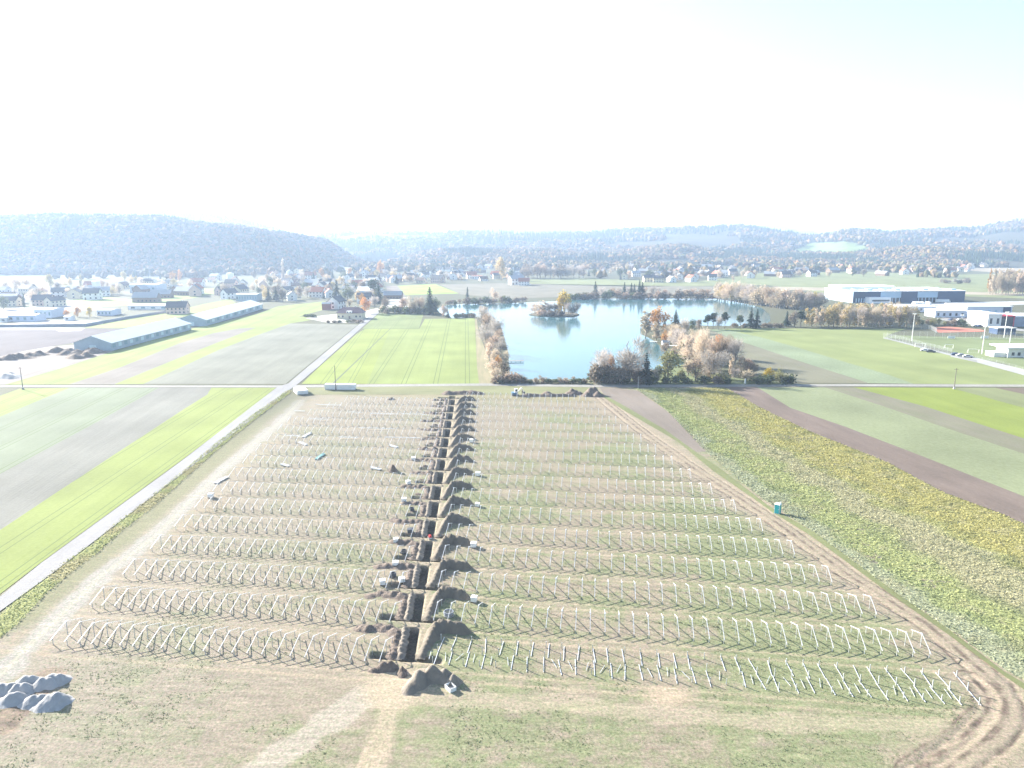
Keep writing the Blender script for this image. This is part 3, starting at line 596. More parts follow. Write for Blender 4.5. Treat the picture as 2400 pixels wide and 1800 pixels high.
    return (tb,) + leaf_cloud(bl, 460, .62, seed=seed)
def hash_s(s): return sum(ord(c) * (i + 3) for i, c in enumerate(s)) % 997
NAME = {'conifer': 'spruce_tree', 'round': 'broadleaf_tree', 'tall': 'poplar_tree', 'bare': 'bare_tree', 'pine': 'pine_tree', 'bush': 'bush'}
NVAR = {'conifer': 3, 'round': 4, 'tall': 4, 'bare': 4, 'pine': 3, 'bush': 4}
def tree(kind, colr_, loc, h, label, group=None, wide=1.0, var=None):
    var = random.randrange(NVAR[kind]) if var is None else var
    key = (kind, colr_, var)
    if key not in _tp:
        tb, V, Fq = tree_mesh(kind, var)
        root = empty(NAME[kind], (0, 0, 0), cat='bush' if kind == 'bush' else 'tree')
        tr = tb.build('stem' if kind == 'bush' else 'trunk', M_barkp if colr_ in ('beige', 'grey', 'pale') else M_bark, root)
        cr = link(bpy.data.objects.new('foliage' if kind == 'bush' else 'crown', mesh_np('crown', V, Fq, FOL[colr_])), root)
        _tp[key] = Proto(root)
    s = h / 10.0 * (1.0 if kind not in ('bush',) else 1.15)
    o = _tp[key].place(loc, random.uniform(0, 6.28), (s * wide, s * wide, s), label, group)
    return o
def T(x, y, hp, kind, c, where, group=None, wide=1.0):
    """tree seen at ground pixel (x, y), hp pixels tall"""
    p = G(x, y); k = {'conifer': 'spruce', 'round': 'broadleaf tree', 'tall': 'slender tree', 'bare': 'tree', 'pine': 'pine', 'bush': 'bush'}[kind]
    wd = WORD[c] if not (kind == 'bare' and c != 'grey') else WORD[c] + ' twiggy'
    return tree(kind, c, p, hp / ppm(y), f'{wd} {k} {where}', group, wide)

# ---- south shore of the lake
S = 'south shore of the lake'
T(1407, 897, 84, 'bare', 'grey', 'at the west end of the clump on the near lake shore')
T(1395, 897, 45, 'bush', 'brown', 'low at the west end of the near shore clump', wide=.8)
T(1420, 898, 52, 'round', 'brown', 'between the bare tree and the orange tree on the near shore')
T(1432, 893, 66, 'round', 'orange', 'small in the near shore clump between two bare trees', wide=.7)
T(1475, 897, 118, 'bare', 'grey', 'tallest in the near shore clump, spreading over the water', wide=1.0)
T(1471, 896, 60, 'round', 'rust', 'under the tallest bare tree on the near shore', wide=.8)
T(1450, 899, 40, 'bush', 'brown', 'beneath the tallest bare tree on the near shore', wide=.8)
T(1514, 899, 76, 'conifer', 'conifer', 'right of the tallest bare tree on the near shore', wide=1.35)
T(1540, 896, 42, 'round', 'green', 'low between the spruce and the olive tree on the near shore', wide=1.1)
T(1566, 893, 78, 'round', 'olive', 'big and round on the near shore, right of the spruce', wide=1.25)
T(1597, 891, 26, 'bush', 'olive', 'small in the gap showing water on the near shore', wide=.8)
T(1630, 896, 62, 'round', 'rust', 'on the near shore right of the gap with water', wide=1.0)
T(1612, 880, 40, 'bare', 'beige', 'slim, beside the gap with water on the near shore')
T(1667, 893, 74, 'bare', 'grey', 'broad and low on the near shore, beside the hedge', wide=1.35)
T(1645, 868, 100, 'bare', 'beige', 'tall in the middle of the peninsula', wide=.8)
T(1612, 850, 72, 'bare', 'beige', 'on the inlet edge of the peninsula', wide=1.1)
T(1662, 852, 66, 'round', 'beige', 'dense on the peninsula behind the broad bare tree', wide=.9)
T(1690, 856, 72, 'bare', 'rust', 'reddish on the field side of the peninsula', wide=.9)
T(1686, 838, 58, 'round', 'orange', 'glowing on the field side of the peninsula', wide=.7)
T(1722, 858, 66, 'bare', 'grey', 'spreading at the field edge of the peninsula', wide=1.1)
T(1713, 884, 56, 'tall', 'beige', 'narrow at the east end of the near shore trees', wide=.9)
T(1738, 876, 44, 'round', 'rust', 'near the east end of the near shore trees', wide=1.0)
T(1765, 880, 34, 'round', 'brown', 'at the field corner east of the peninsula', wide=1.3)
T(1750, 892, 26, 'bush', 'beige', 'beside the white marker post', wide=1.1)
T(1801, 894, 36, 'round', 'yellow', 'small, golden, at the east end beside the track', wide=1.0)
T(1826, 899, 40, 'round', 'olive', 'rounded, last but one east beside the track', wide=1.1)
T(1848, 899, 24, 'bush', 'green', 'low, last one east beside the track', wide=1.2)
T(1690, 897, 26, 'bush', 'olive', 'low under the narrow beige tree', wide=1.2)
for i, (x, y, h, c) in enumerate([(1560, 899, 18, 'green'), (1585, 899, 20, 'green'), (1608, 899, 16, 'green'), (1650, 900, 20, 'green'), (1680, 900, 20, 'brown'), (1705, 900, 16, 'green'), (1775, 900, 20, 'green'), (1800, 900, 22, 'green'), (1530, 900, 18, 'green'), (1498, 900, 20, 'brown'), (1430, 900, 20, 'brown'), (1462, 900, 18, 'green')]):
    T(x, y, h, 'bush', c, 'in the dark hedge line along the track by the lake', 'hedge bushes along the track by the lake', 1.2)
PEN = [(1610, 880), (1640, 893), (1700, 893), (1760, 885), (1740, 860), (1700, 830), (1640, 800), (1600, 785), (1560, 790), (1560, 800), (1590, 822), (1625, 850)]
c_ = 0
while c_ < 34:
    x, y = random.uniform(1540, 1770), random.uniform(785, 893)
    if not inpoly(np.array([x]), np.array([y]), PEN)[0]: continue
    k, c = random.choice([('bare', 'beige'), ('bare', 'grey'), ('bare', 'beige'), ('round', 'beige'), ('round', 'rust'), ('bush', 'beige'), ('bare', 'rust'), ('bush', 'brown')]); c_ += 1
    T(x, y, random.uniform(26, 52) * (.5 if k == 'bush' else 1), k, c, 'in the tangled growth of the peninsula', 'tangled growth of the peninsula', random.uniform(1.0, 1.35))
for i in range(9):
    x = 1400 + i * 17; k, c = random.choice([('bush', 'brown'), ('round', 'brown'), ('bush', 'rust'), ('bare', 'grey'), ('bush', 'green'), ('round', 'beige')])
    T(x, 896 + random.uniform(-3, 1), random.uniform(24, 40), k, c, 'filling the near shore clump', 'undergrowth of the near shore clump', 1.1)
# ---- inlet and peninsula
T(1513, 787, 62, 'tall', 'beige', 'leftmost on the tip of the peninsula', wide=1.5)
T(1541, 785, 70, 'round', 'orange', 'tallest on the tip of the peninsula', wide=1.0)
T(1538, 797, 44, 'tall', 'beige', 'in front of the tallest orange tree on the tip', wide=1.6)
T(1557, 777, 36, 'conifer', 'conifer', 'right behind the tallest orange tree on the tip', wide=1.3)
T(1583, 766, 42, 'conifer', 'conifer', 'standing free before the east arm of the lake', wide=1.7)
T(1580, 806, 48, 'bare', 'beige', 'broad at the waterside cabin', wide=1.3)
T(1558, 803, 32, 'round', 'orange', 'small and pinkish beside the waterside cabin', wide=.9)
T(1603, 790, 44, 'bare', 'beige', 'behind the waterside cabin', wide=1.0)
T(1560, 830, 30, 'round', 'rust', 'low on the inlet bank before the white jetty', wide=1.1)
T(1580, 838, 30, 'round', 'rust', 'second low one on the inlet bank', wide=1.1)
T(1602, 824, 34, 'round', 'olive', 'yellowish at the head of the inlet', wide=.8)
T(1621, 780, 34, 'round', 'green', 'dark at the corner of the meadow and the east arm', wide=1.0)
T(1637, 774, 28, 'round', 'rust', 'between the dark corner tree and the pines')
T(1658, 771, 36, 'pine', 'conifer', 'first of the pines along the east arm', wide=1.2)
T(1671, 771, 40, 'pine', 'conifer', 'second of the pines along the east arm', wide=1.0)
T(1683, 773, 34, 'bare', 'grey', 'between the pines along the east arm')
T(1698, 771, 43, 'pine', 'conifer', 'tallest of the pines along the east arm', wide=.9)
T(1735, 769, 32, 'pine', 'green', 'low left of the pair of spruces', wide=1.3)
T(1759, 769, 52, 'conifer', 'conifer', 'taller of the pair beside the meadow', wide=1.2)
T(1773, 769, 46, 'conifer', 'conifer', 'shorter of the pair beside the meadow', wide=1.4)
T(1843, 765, 38, 'conifer', 'conifer', 'at the east end of the lake', wide=1.5)
T(1862, 766, 40, 'round', 'brown', 'just right of the spruce at the east end of the lake')
T(1876, 766, 40, 'pine', 'conifer', 'darkest at the east end of the lake', wide=1.4)
for x in (1790, 1802, 1815, 1828, 1720, 1745): T(x, 768, 11, 'bush', 'brown', 'low along the meadow edge of the east arm', 'low bushes at the east arm', 1.3)
# ---- west strip
for i, (x, y, h, k, c, wd) in enumerate([(1128, 768, 52, 'bare', 'grey', 1.0), (1142, 782, 60, 'bare', 'rust', 1.0), (1155, 792, 56, 'bare', 'grey', 1.1), (1166, 800, 54, 'bare', 'grey', 1), (1140, 812, 56, 'bare', 'grey', 1.1), (1160, 828, 62, 'bare', 'rust', 1), (1173, 836, 54, 'bare', 'grey', 1), (1147, 846, 46, 'round', 'beige', .9), (1163, 860, 46, 'round', 'beige', 1.0), (1177, 862, 44, 'bare', 'beige', 1.1), (1155, 878, 40, 'round', 'beige', 1.1), (1167, 870, 40, 'round', 'orange', .6), (1180, 887, 46, 'round', 'brown', 1.0), (1163, 893, 34, 'round', 'beige', 1.1), (1190, 896, 26, 'bush', 'rust', 1.1), (1205, 897, 22, 'bush', 'rust', 1.2), (1170, 899, 20, 'bush', 'brown', 1.2), (1135, 755, 40, 'bare', 'rust', .9)]):
    T(x, y, h, k, c, 'in the tree belt between the wheat field and the lake', 'tree belt west of the lake', wd)
for i, x in enumerate(range(1160, 1380, 14)):
    T(x, 899 - (i % 3) * .4, random.uniform(9, 13), 'bush', random.choice(['green', 'brown', 'brown']), 'in the clipped low hedge before the near lake shore', 'low hedge bushes on the near lake shore', 1.25)
for x, h in ((1222, 16), (1228, 20), (1255, 14), (1270, 18), (1276, 14), (1312, 14), (1325, 12), (1345, 15)): T(x, 896, h, 'bare', 'rust', 'young and thin at the near water edge', 'young trees at the near water edge', 1.3)
# ---- island
def TI(x, y, h, k, c, where, wd=1.0):
    o = T(x, y, h, k, c, where + ' on the small lake island', None, wd); o.location.z = .6
TI(1254, 737, 26, 'bare', 'rust', 'leftmost', 1.2); TI(1264, 739, 34, 'round', 'beige', 'large'); TI(1275, 740, 34, 'tall', 'beige', 'upright', 1.5)
TI(1287, 740, 36, 'bare', 'grey', 'twiggy', 1.1); TI(1300, 740, 30, 'round', 'brown', 'low central'); TI(1312, 738, 48, 'round', 'yellow', 'slightly shorter', .8)
TI(1323, 738, 60, 'round', 'yellow', 'tallest', .8); TI(1332, 740, 32, 'bare', 'grey', 'right of the yellow pair'); TI(1343, 740, 30, 'round', 'brown', 'second from the right'); TI(1352, 739, 30, 'bare', 'grey', 'rightmost')
TI(1270, 741, 14, 'bush', 'rust', 'low left', 1.3); TI(1292, 742, 14, 'bush', 'brown', 'low middle', 1.3); TI(1315, 742, 14, 'bush', 'brown', 'low right', 1.3)
# ---- belts (x range, y range, heights, kinds)
def belt(n, xs, ys, hs, opts, where, group, wd=(.9, 1.3)):
    for i in range(n):
        t = (i + random.uniform(.2, .8)) / n; k, c = random.choice(opts)
        x = xs[0] + (xs[1] - xs[0]) * t; y = ys[0] + (ys[1] - ys[0]) * t + random.uniform(-1.2, 1.2)
        T(x, y, random.uniform(*hs), k, c, where, group, random.uniform(*wd))
belt(26, (1886, 2150), (765, 766), (38, 54), [('bare', 'beige'), ('tall', 'beige'), ('bare', 'beige'), ('tall', 'pale'), ('bare', 'grey'), ('round', 'pale')], 'in the long row behind the wide meadow', 'long tree row behind the wide meadow')
belt(12, (1950, 2100), (758, 756), (46, 56), [('tall', 'beige'), ('round', 'pale'), ('bare', 'beige'), ('tall', 'pale')], 'in the long row behind the wide meadow', 'long tree row behind the wide meadow')
belt(10, (2130, 2260), (762, 764), (12, 24), [('bush', 'green'), ('round', 'olive'), ('bush', 'brown'), ('bare', 'rust')], 'low at the thin end of the row by the sports ground', 'low growth by the sports ground')
belt(18, (1390, 1675), (700.5, 700.5), (14, 22), [('bush', 'brown'), ('bush', 'green'), ('round', 'brown'), ('bush', 'rust')], 'in the dark belt on the far lake shore', 'dark belt on the far lake shore')
belt(14, (1400, 1670), (697, 697), (20, 27), [('bare', 'grey'), ('round', 'beige'), ('bare', 'rust')], 'in the dark belt on the far lake shore', 'dark belt on the far lake shore')
for i, (x, h) in enumerate(((1395, 40), (1463, 38), (1479, 36), (1486, 34), (1498, 44), (1505, 40))): T(x, 698, h, 'conifer', 'conifer', f'{["single, left of the others", "first of five", "second of five", "third of five, smallest", "fourth of five, tallest", "fifth of five"][i]}, on the far lake shore', None, 1.3)
belt(28, (1680, 1815), (702, 720), (38, 50), [('bare', 'beige'), ('round', 'beige'), ('round', 'pale'), ('bare', 'grey')], 'at the curved north-east bank of the lake', 'trees on the curved bank of the lake')
belt(24, (1800, 1925), (721, 728), (38, 50), [('bare', 'beige'), ('bare', 'grey'), ('round', 'beige'), ('bare', 'rust')], 'north of the east end of the lake', 'trees north of the east end of the lake')
T(1908, 722, 40, 'round', 'yellow', 'golden, left of the large factory hall', wide=.9); T(1886, 716, 32, 'round', 'green', 'dark, left of the golden tree near the factory', wide=.9); T(1965, 742, 38, 'round', 'pale', 'left end of the row before the factory')
belt(12, (1335, 1385), (702, 700), (10, 16), [('bush', 'brown'), ('bush', 'green')], 'low and dark on the far lake shore', 'low growth on the far lake shore')
belt(16, (1045, 1240), (714, 709), (10, 18), [('bush', 'brown'), ('bush', 'green'), ('round', 'brown')], 'low and dark on the far lake shore', 'low growth on the far lake shore')
T(1096, 711, 40, 'conifer', 'conifer', 'pointed, alone above the far lake shore huts', wide=1.0); T(1160, 706, 34, 'bare', 'beige', 'pale, above the north-west lake shore', wide=.9)
T(1008, 737, 66, 'conifer', 'conifer', 'massive and broad left of the lake', wide=1.6); T(1022, 735, 40, 'round', 'green', 'right of the massive spruce by the lake'); T(968, 734, 44, 'bare', 'beige', 'left of the massive spruce'); T(945, 732, 36, 'round', 'rust', 'above the long dark hedge', wide=1.2)
T(985, 735, 40, 'bare', 'rust', 'between the hedge and the massive spruce'); T(1040, 744, 32, 'round', 'rust', 'pinkish at the north end of the wheat field', wide=.8); T(1050, 745, 20, 'conifer', 'conifer', 'small at the north end of the wheat field', wide=1.6)
belt(10, (893, 1015), (735, 735), (14, 19), [('bush', 'brown'), ('bush', 'green')], 'in the long dark hedge north of the dull meadow', 'hedge north of the dull meadow')
belt(6, (1068, 1112), (745, 745), (9, 13), [('bush', 'brown'), ('bush', 'green')], 'at the top edge of the wheat field', 'bushes at the top edge of the wheat field')
belt(15, (1225, 1370), (652, 652), (30, 38), [('bare', 'rust'), ('round', 'brown'), ('round', 'brown'), ('tall', 'beige'), ('bare', 'grey')], 'in the compact grove before the village', 'compact grove before the village')
T(1175, 657, 58, 'round', 'pale', 'huge, pale yellow, beside the village left of the grove', wide=.7)
belt(14, (2318, 2400), (690, 690), (46, 54), [('tall', 'beige'), ('bare', 'beige'), ('tall', 'beige')], 'in the plantation at the right edge', 'plantation of slender trees at the right edge', (.6, .9))
belt(9, (2325, 2400), (682, 682), (50, 56), [('tall', 'beige'), ('round', 'rust'), ('tall', 'pale')], 'in the plantation at the right edge', 'plantation of slender trees at the right edge', (.6, .9))
T(2316, 681, 52, 'tall', 'orange', 'glowing, left end of the plantation', wide=.5)
belt(10, (2205, 2275), (665, 664), (8, 14), [('bush', 'brown'), ('bare', 'grey')], 'in a thin row in the open fields', 'thin row of bushes in the open fields')
# left valley
for x, y, h, k, c, wh, wd in [(119, 676, 36, 'round', 'pale', 'pale and round against the left hill', .9), (14, 684, 34, 'bare', 'beige', 'at the left edge below the hill', 1), (38, 684, 36, 'round', 'beige', 'second at the left edge below the hill', 1), (62, 684, 32, 'bare', 'rust', 'third at the left edge below the hill', 1), (166, 675, 26, 'round', 'pale', 'small, left of the pale silo', .7), (190, 674, 30, 'tall', 'pale', 'narrow, left of the pale silo', .9),
                          (156, 744, 20, 'round', 'orange', 'smallest of three clipped trees by the farmyard', .9), (182, 743, 26, 'round', 'orange', 'middle of three clipped trees by the farmyard', 1.0), (210, 743, 26, 'round', 'yellow', 'right one of three clipped trees by the farmyard', .9), (57, 722, 36, 'tall', 'green', 'dark and column-shaped beside the left farmhouses', .8), (8, 726, 36, 'round', 'green', 'dark at the left edge by the road', 1),
                          (292, 660, 26, 'round', 'pale', 'first pale one behind the long shed', .9), (308, 664, 22, 'round', 'pale', 'second pale one behind the long shed', .9), (320, 664, 18, 'round', 'pale', 'third pale one behind the long shed', .9), (405, 662, 26, 'round', 'orange', 'orange tinged, below the left hill', .9), (422, 660, 30, 'round', 'orange', 'bright, below the left hill', .6), (536, 700, 22, 'round', 'green', 'dark by the pale store building', 1.1),
                          (635, 672, 26, 'round', 'green', 'left of the farm village', 1), (664, 666, 62, 'tall', 'grey', 'tall grey and thin below the hill', .5), (674, 666, 26, 'round', 'beige', 'beside the tall thin poplar', 1), (755, 652, 26, 'round', 'orange', 'warm orange over the village roofs', .8), (892, 646, 38, 'round', 'orange', 'flame-shaped over the village centre', .6), (820, 648, 22, 'round', 'orange', 'small over the village roofs', .8),
                          (704, 700, 32, 'round', 'brown', 'dark beside the field edge village houses', .8), (790, 702, 48, 'conifer', 'conifer', 'tall behind the white farmhouse', 1.3), (815, 704, 40, 'round', 'green', 'big and dark behind the white farmhouse', 1.1), (630, 706, 34, 'conifer', 'conifer', 'at the end of the second long barn', 1.3), (648, 706, 36, 'conifer', 'conifer', 'second at the end of the second long barn', 1.4),
                          (855, 735, 42, 'round', 'orange', 'glowing beside the farmhouse on the road', .9), (850, 716, 30, 'round', 'orange', 'behind the glowing tree by the farmhouse', 1), (820, 722, 26, 'bare', 'beige', 'between the two farmhouses on the road', 1), (878, 722, 34, 'bare', 'grey', 'across the road from the farmhouse', 1), (888, 712, 58, 'conifer', 'conifer', 'very tall by the road bend', 1.0), (875, 704, 52, 'pine', 'conifer', 'open crowned by the road bend', 1.0), (903, 728, 34, 'round', 'brown', 'dark at the road bend', .9), (896, 733, 20, 'round', 'beige', 'small at the end of the road', 1)]:
    T(x, y, h, k, c, wh, None, wd)
belt(6, (762, 853), (757, 756), (6, 8), [('bush', 'green'), ('bush', 'brown')], 'in the clipped hedge around the farmhouse on the road', 'clipped hedge around the farmhouse', (1.3, 1.8))
belt(4, (713, 741), (743, 743), (6, 8), [('bush', 'green')], 'in the short hedge beside the field', 'short hedge beside the field', (1.2, 1.6))
# village greenery
def spot(x, y, poly):
    xs = [p[0] for p in poly]; ys = [p[1] for p in poly]; t = (x - min(xs)) / (max(xs) - min(xs)); s = (y - min(ys)) / (max(ys) - min(ys))
    e = 'western' if t < .25 else 'west-central' if t < .5 else 'east-central' if t < .75 else 'eastern'
    return ('front' if s > .6 else 'back' if s < .3 else 'mid') + f' {e} part'
def zone_trees(n, poly, hs, opts, where, group):
    xs = [p[0] for p in poly]; ys = [p[1] for p in poly]; c = 0
    while c < n:
        x, y = random.uniform(min(xs), max(xs)), random.uniform(min(ys), max(ys))
        if not inpoly(np.array([x]), np.array([y]), poly)[0]: continue
        k, cl = random.choice(opts); h = random.uniform(*hs); size = 'low' if h < hs[0] + (hs[1] - hs[0]) * .33 else 'mid-height' if h < hs[0] + (hs[1] - hs[0]) * .66 else 'tall'
        tree(k, cl, G(x, y), h, f'{size} {WORD[cl]} {"spruce" if k == "conifer" else "tree"} {spot(x, y, poly)} {where}', group, random.uniform(.9, 1.3)); c += 1
MIX = [('round', 'beige'), ('round', 'brown'), ('bare', 'grey'), ('round', 'green'), ('conifer', 'conifer'), ('round', 'pale'), ('bare', 'beige'), ('round', 'rust')]
Z_A = [(0, 690), (300, 668), (600, 650), (600, 700), (300, 690), (0, 722)]
Z_B = [(600, 640), (760, 626), (900, 624), (905, 720), (780, 700), (600, 716)]
Z_C = [(890, 622), (1230, 620), (1220, 655), (1000, 664), (890, 668)]
Z_D = [(1380, 622), (1800, 624), (1810, 650), (1700, 664), (1550, 662), (1380, 652)]
Z_E = [(1800, 622), (2000, 620), (2080, 630), (2030, 650), (1800, 654)]
Z_F = [(2090, 615), (2300, 614), (2290, 640), (2080, 645)]
zone_trees(44, Z_A, (7, 13), MIX, 'of the farm belt below the left hill', 'trees among the farms below the left hill')
zone_trees(76, Z_B, (8, 15), MIX, 'of the village at the end of the road', 'trees in the village at the end of the road')
zone_trees(60, Z_C, (8, 16), MIX, 'of the village north-west of the lake', 'trees in the village north-west of the lake')
zone_trees(70, Z_D, (8, 16), MIX, 'of the village north of the lake', 'trees in the village north of the lake')
zone_trees(34, Z_E, (8, 15), MIX, 'of the hamlet north-east of the lake', 'trees in the hamlet north-east of the lake')
zone_trees(18, Z_F, (9, 16), MIX, 'of the rightmost hamlet below the hills', 'trees in the rightmost hamlet')
# ================================================================ SOLAR FARM SITE
M_galv = pmat('galvanised_steel', (.80, .80, .80), (.72, .72, .72), 3, .42, metal=.55, spec=.6)
M_post = pmat('post_steel', (.50, .52, .52), (.38, .40, .40), 3, .45, metal=.3, spec=.5)
HW, ZE, ZR = 3.25, .86, 2.15                          # half width, eave height, ridge height of the gable frame
def frame_parts():
    far_ = MB().beam((0, HW, ZE), (0, 0, ZR), .07, .08).mesh('rafter', M_galv)
    near = MB().beam((0, -HW, ZE), (0, 0, ZR), .07, .08).mesh('rafter', M_galv)
    zs = lambda y: ZR - (ZR - ZE) * abs(y) / HW - .09
    posts = [MB().box(-.03, .03, y - .05, y + .05, -.25, zs(y)).mesh('post', M_post) for y in (-2.75, 0, 2.75)]
    plate = MB().box(-.09, .09, -.22, .22, ZR - .13, ZR - .02).mesh('ridge_plate', M_galv)
    return far_, near, posts, plate
FP = frame_parts()
root = empty('support_frame', (0, 0, 0), cat='support frame')
for me_ in (FP[0], FP[1]): link(bpy.data.objects.new('rafter', me_), root)
for me_ in FP[2]: link(bpy.data.objects.new('post', me_), root)
link(bpy.data.objects.new('ridge_plate', FP[3]), root)
P_frame = Proto(root)
frames = []
A_L = R(7.3 + 1.25)
for k in range(1, 17):
    u0 = -24.25 - 1.67 * (k - 1); u1 = 46.3 - 3.45 * (k - 1); n = int(round((u1 - u0) / 2.13))
    for i in range(n + 1):
        u = u0 + (u1 - u0) * i / n; frames.append((SW(u, 98.95 + DV * (k - 1)), A_R, k, 'R', i, n))
for k in range(0, 16):
    u0 = -77.2 - 1.75 * k; u1 = -29.0 - 1.70 * k; n = int(round((u1 - u0) / 2.13))
    for i in range(n + 1):
        u = u0 + (u1 - u0) * i / n; frames.append((SW(u, 87.5 + DV * k + (u + 29) * .022), A_L, k, 'L', i, n))
frames = [f for f in frames if not (f[3] == 'L' and f[2] >= 13 and f[4] < (f[2] - 12) * 2)]
frames.sort(key=lambda f: f[0].length)
ORD = ['', 'second', 'third', 'fourth', 'fifth', 'sixth', 'seventh', 'eighth', 'ninth']
def nth(i): return f"{i}{'th' if 10 < i % 100 < 14 else {1: 'st', 2: 'nd', 3: 'rd'}.get(i % 10, 'th')}"
def flabel(k, s, i, n):
    r = k if s == 'R' else k + 1; rw = 'front' if r == 1 else ORD[r - 1]; q = i + 1 if s == 'R' else n - i + 1
    return f"galvanised gable frame, {nth(q)} from the trench in the {rw} {'complete row right' if s == 'R' else 'row left'} of it"
def flabel_old(k, s, i, n):
    r = k if s == 'R' else k + 1; side_ = 'right of' if s == 'R' else 'left of'; rw = 'front' if r == 1 else ORD[r - 1]
    edge_ = ''
    if i == 0: edge_ = 'leftmost ' if s == 'L' else 'trench-side '
    if i == n: edge_ = 'rightmost ' if s == 'R' else 'trench-side '
    q = i / n if s == 'R' else 1 - i / n
    zn = '' if edge_ else ', close to it' if q < .2 else ', nearer the trench' if q < .5 else ', nearer the outer end' if q < .8 else ', at its outer end'
    if s == 'R': return f'{edge_}galvanised gable frame in the {rw} complete row {side_} the trench{zn}'
    return f'{edge_}galvanised gable frame in the {rw} row {side_} the trench{zn}'
for (p, a, k, s, i, n) in frames[:300]:
    j = (random.uniform(-.04, .04), random.uniform(-.05, .05))
    o = P_frame.place((p.x + j[0], p.y + j[1], random.uniform(-.04, .03)), -a + R(random.uniform(-1.2, 1.2)), None, flabel(k, s, i, n), f'gable frames, row {k if s == "R" else k + 1} {"right" if s == "R" else "left"} of the trench')
mb = MB()
for (p, a, k, s, i, n) in frames[300:]:
    M_ = Matrix.Translation(p + Vector((random.uniform(-.05, .05), 0, 0))) @ Matrix.Rotation(-a + R(random.uniform(-1.2, 1.2)), 4, 'Z')
    for me_ in (FP[0], FP[1], *FP[2], FP[3]): mb.add([M_ @ v.co for v in me_.vertices], [list(q.vertices) for q in me_.polygons])
o = mb.build('support_frames', M_galv); tag(o, 'many small galvanised gable frames in the distant rows of the site', 'support frames', None, 'stuff')

# ---- the unfinished front row right of the trench
P_gp = None
gp = MB().box(-.045, .045, -.06, .06, -.2, 1.35).build('ground_post', M_post); tag(gp, cat='post'); P_gp = Proto(gp)
lr = MB().beam((0, -1.78, .06), (0, 1.78, .06), .085, .05).build('loose_rafter', M_galv); tag(lr, cat='rafter'); P_lr = Proto(lr)
ls = MB().beam((0, -.95, .08), (0, .95, .15), .05, .05).build('loose_strut', M_galv); tag(ls, cat='strut'); P_ls = Proto(ls)
NB = 33
for i in range(NB):
    u = -22.1 + (48.0 + 22.1) * i / (NB - 1)
    t = i / (NB - 1); zone_ = 'near the trench' if t < .25 else 'left of mid-row' if t < .5 else 'right of mid-row' if t < .78 else 'near the curved track'
    for dv_, nm in ((3.5, 'back'), (.6, 'middle'), (-2.1, 'front')):
        if random.random() < .1 and i not in (0, NB - 1): continue
        z = {'back': -.35, 'middle': -.15, 'front': -.45}[nm]
        p = SW(u + random.uniform(-.1, .1), 88.4 + dv_); p.z = z
        P_gp.place(p, -A_R, None, f'bare {nm} post, {nth(i + 1)} from the trench in the unfinished front row', f'{nm} posts of the unfinished front row')
    for dv_, nm in ((2.6, 'back'), (-.85, 'front')):
        if random.random() < .06: continue
        du = random.uniform(-.25, .35); p = SW(u + du, 88.4 + dv_ + random.uniform(-.25, .25))
        P_lr.place(p, -A_R + R(random.gauss(1.5, 3)), None, f'loose {nm} rafter on the ground, {nth(i + 1)} from the trench in the unfinished row', f'loose {nm} rafters of the unfinished front row')
    if random.random() < .85:
        p = SW(u - .85 + random.uniform(-.25, .25), 87.9 + random.uniform(-.4, .3)); P_ls.place(p, -A_R + R(random.gauss(0, 16)), None, f'short loose strut, {nth(i + 1)} bay from the trench in the unfinished front row', 'short loose struts of the unfinished front row')

# ---- purlins laid in lines between the far left rows
pu = MB().beam((-4, 0, .3), (4, 0, .3), .22, .14).build('purlin', M_galv); tag(pu, cat='purlin'); P_pu = Proto(pu)
for x0, x1, y, w_ in [(690, 715, 966, 'first'), (794, 840, 1028, 'second'), (670, 702, 1025, 'third'), (867, 935, 972, 'fourth'), (940, 1000, 973, 'fifth'), (840, 925, 1006, 'sixth'), (724, 766, 985, 'seventh'), (815, 850, 969, 'eighth'), (905, 985, 1028, 'ninth'), (740, 800, 951, 'tenth')]:
    a, b = G(x0, y), G(x1, y + (x1 - x0) * .03); d = b - a
    P_pu.place(((a.x + b.x) / 2, (a.y + b.y) / 2, .2), math.atan2(d.y, d.x), (d.length / 8, 1, 1), 'pale steel purlin laid along a far row left of the trench', 'purlins laid along the far left rows')

# ---- bundles of steel profiles and timber
def bundle(name, a, b, c, label, n=5, hgt=.35):
    a, b = G(*a), G(*b); d = b - a; L_ = d.length / 2; mb = MB()
    for j in range(n):
        for q in range(2): mb.beam((-L_ + random.uniform(-.1, .1), (j - n / 2) * .17, .12 + q * .15), (L_ + random.uniform(-.1, .1), (j - n / 2) * .17, .12 + q * .15), .13, .12)
    o = mb.build(name, c); o.location = (a + b) / 2; o.rotation_euler = (0, 0, math.atan2(d.y, d.x)); tag(o, label, 'steel bundle')
    return o
M_teal = pmat('teal_paint', (.22, .42, .40), (.16, .33, .32), 2, .5)
bundle('profile_bundle', (504, 1134), (532, 1119), M_galv, 'grey steel profile bundle beside the white box near the pale track')
bundle('profile_bundle', (709, 1026), (727, 1016), M_galv, 'grey profile bundle lying askew in the far left rows, above another')
bundle('profile_bundle', (702, 1038), (719, 1044), M_galv, 'short pale profile bundle below a longer askew one')
bundle('profile_bundle', (740, 1078), (758, 1065), M_teal, 'teal tinted profile bundle lying askew in the left rows')
bundle('profile_bundle', (660, 1089), (678, 1094), M_galv, 'pale profile bundle in the middle of the left rows')
bundle('profile_bundle', (914, 1045), (932, 1050), M_galv, 'pale profile bundle in the left rows near the trench')
bundle('profile_bundle', (870, 1097), (893, 1102), M_galv, 'pale profile bundle left of the dark scrub heap')

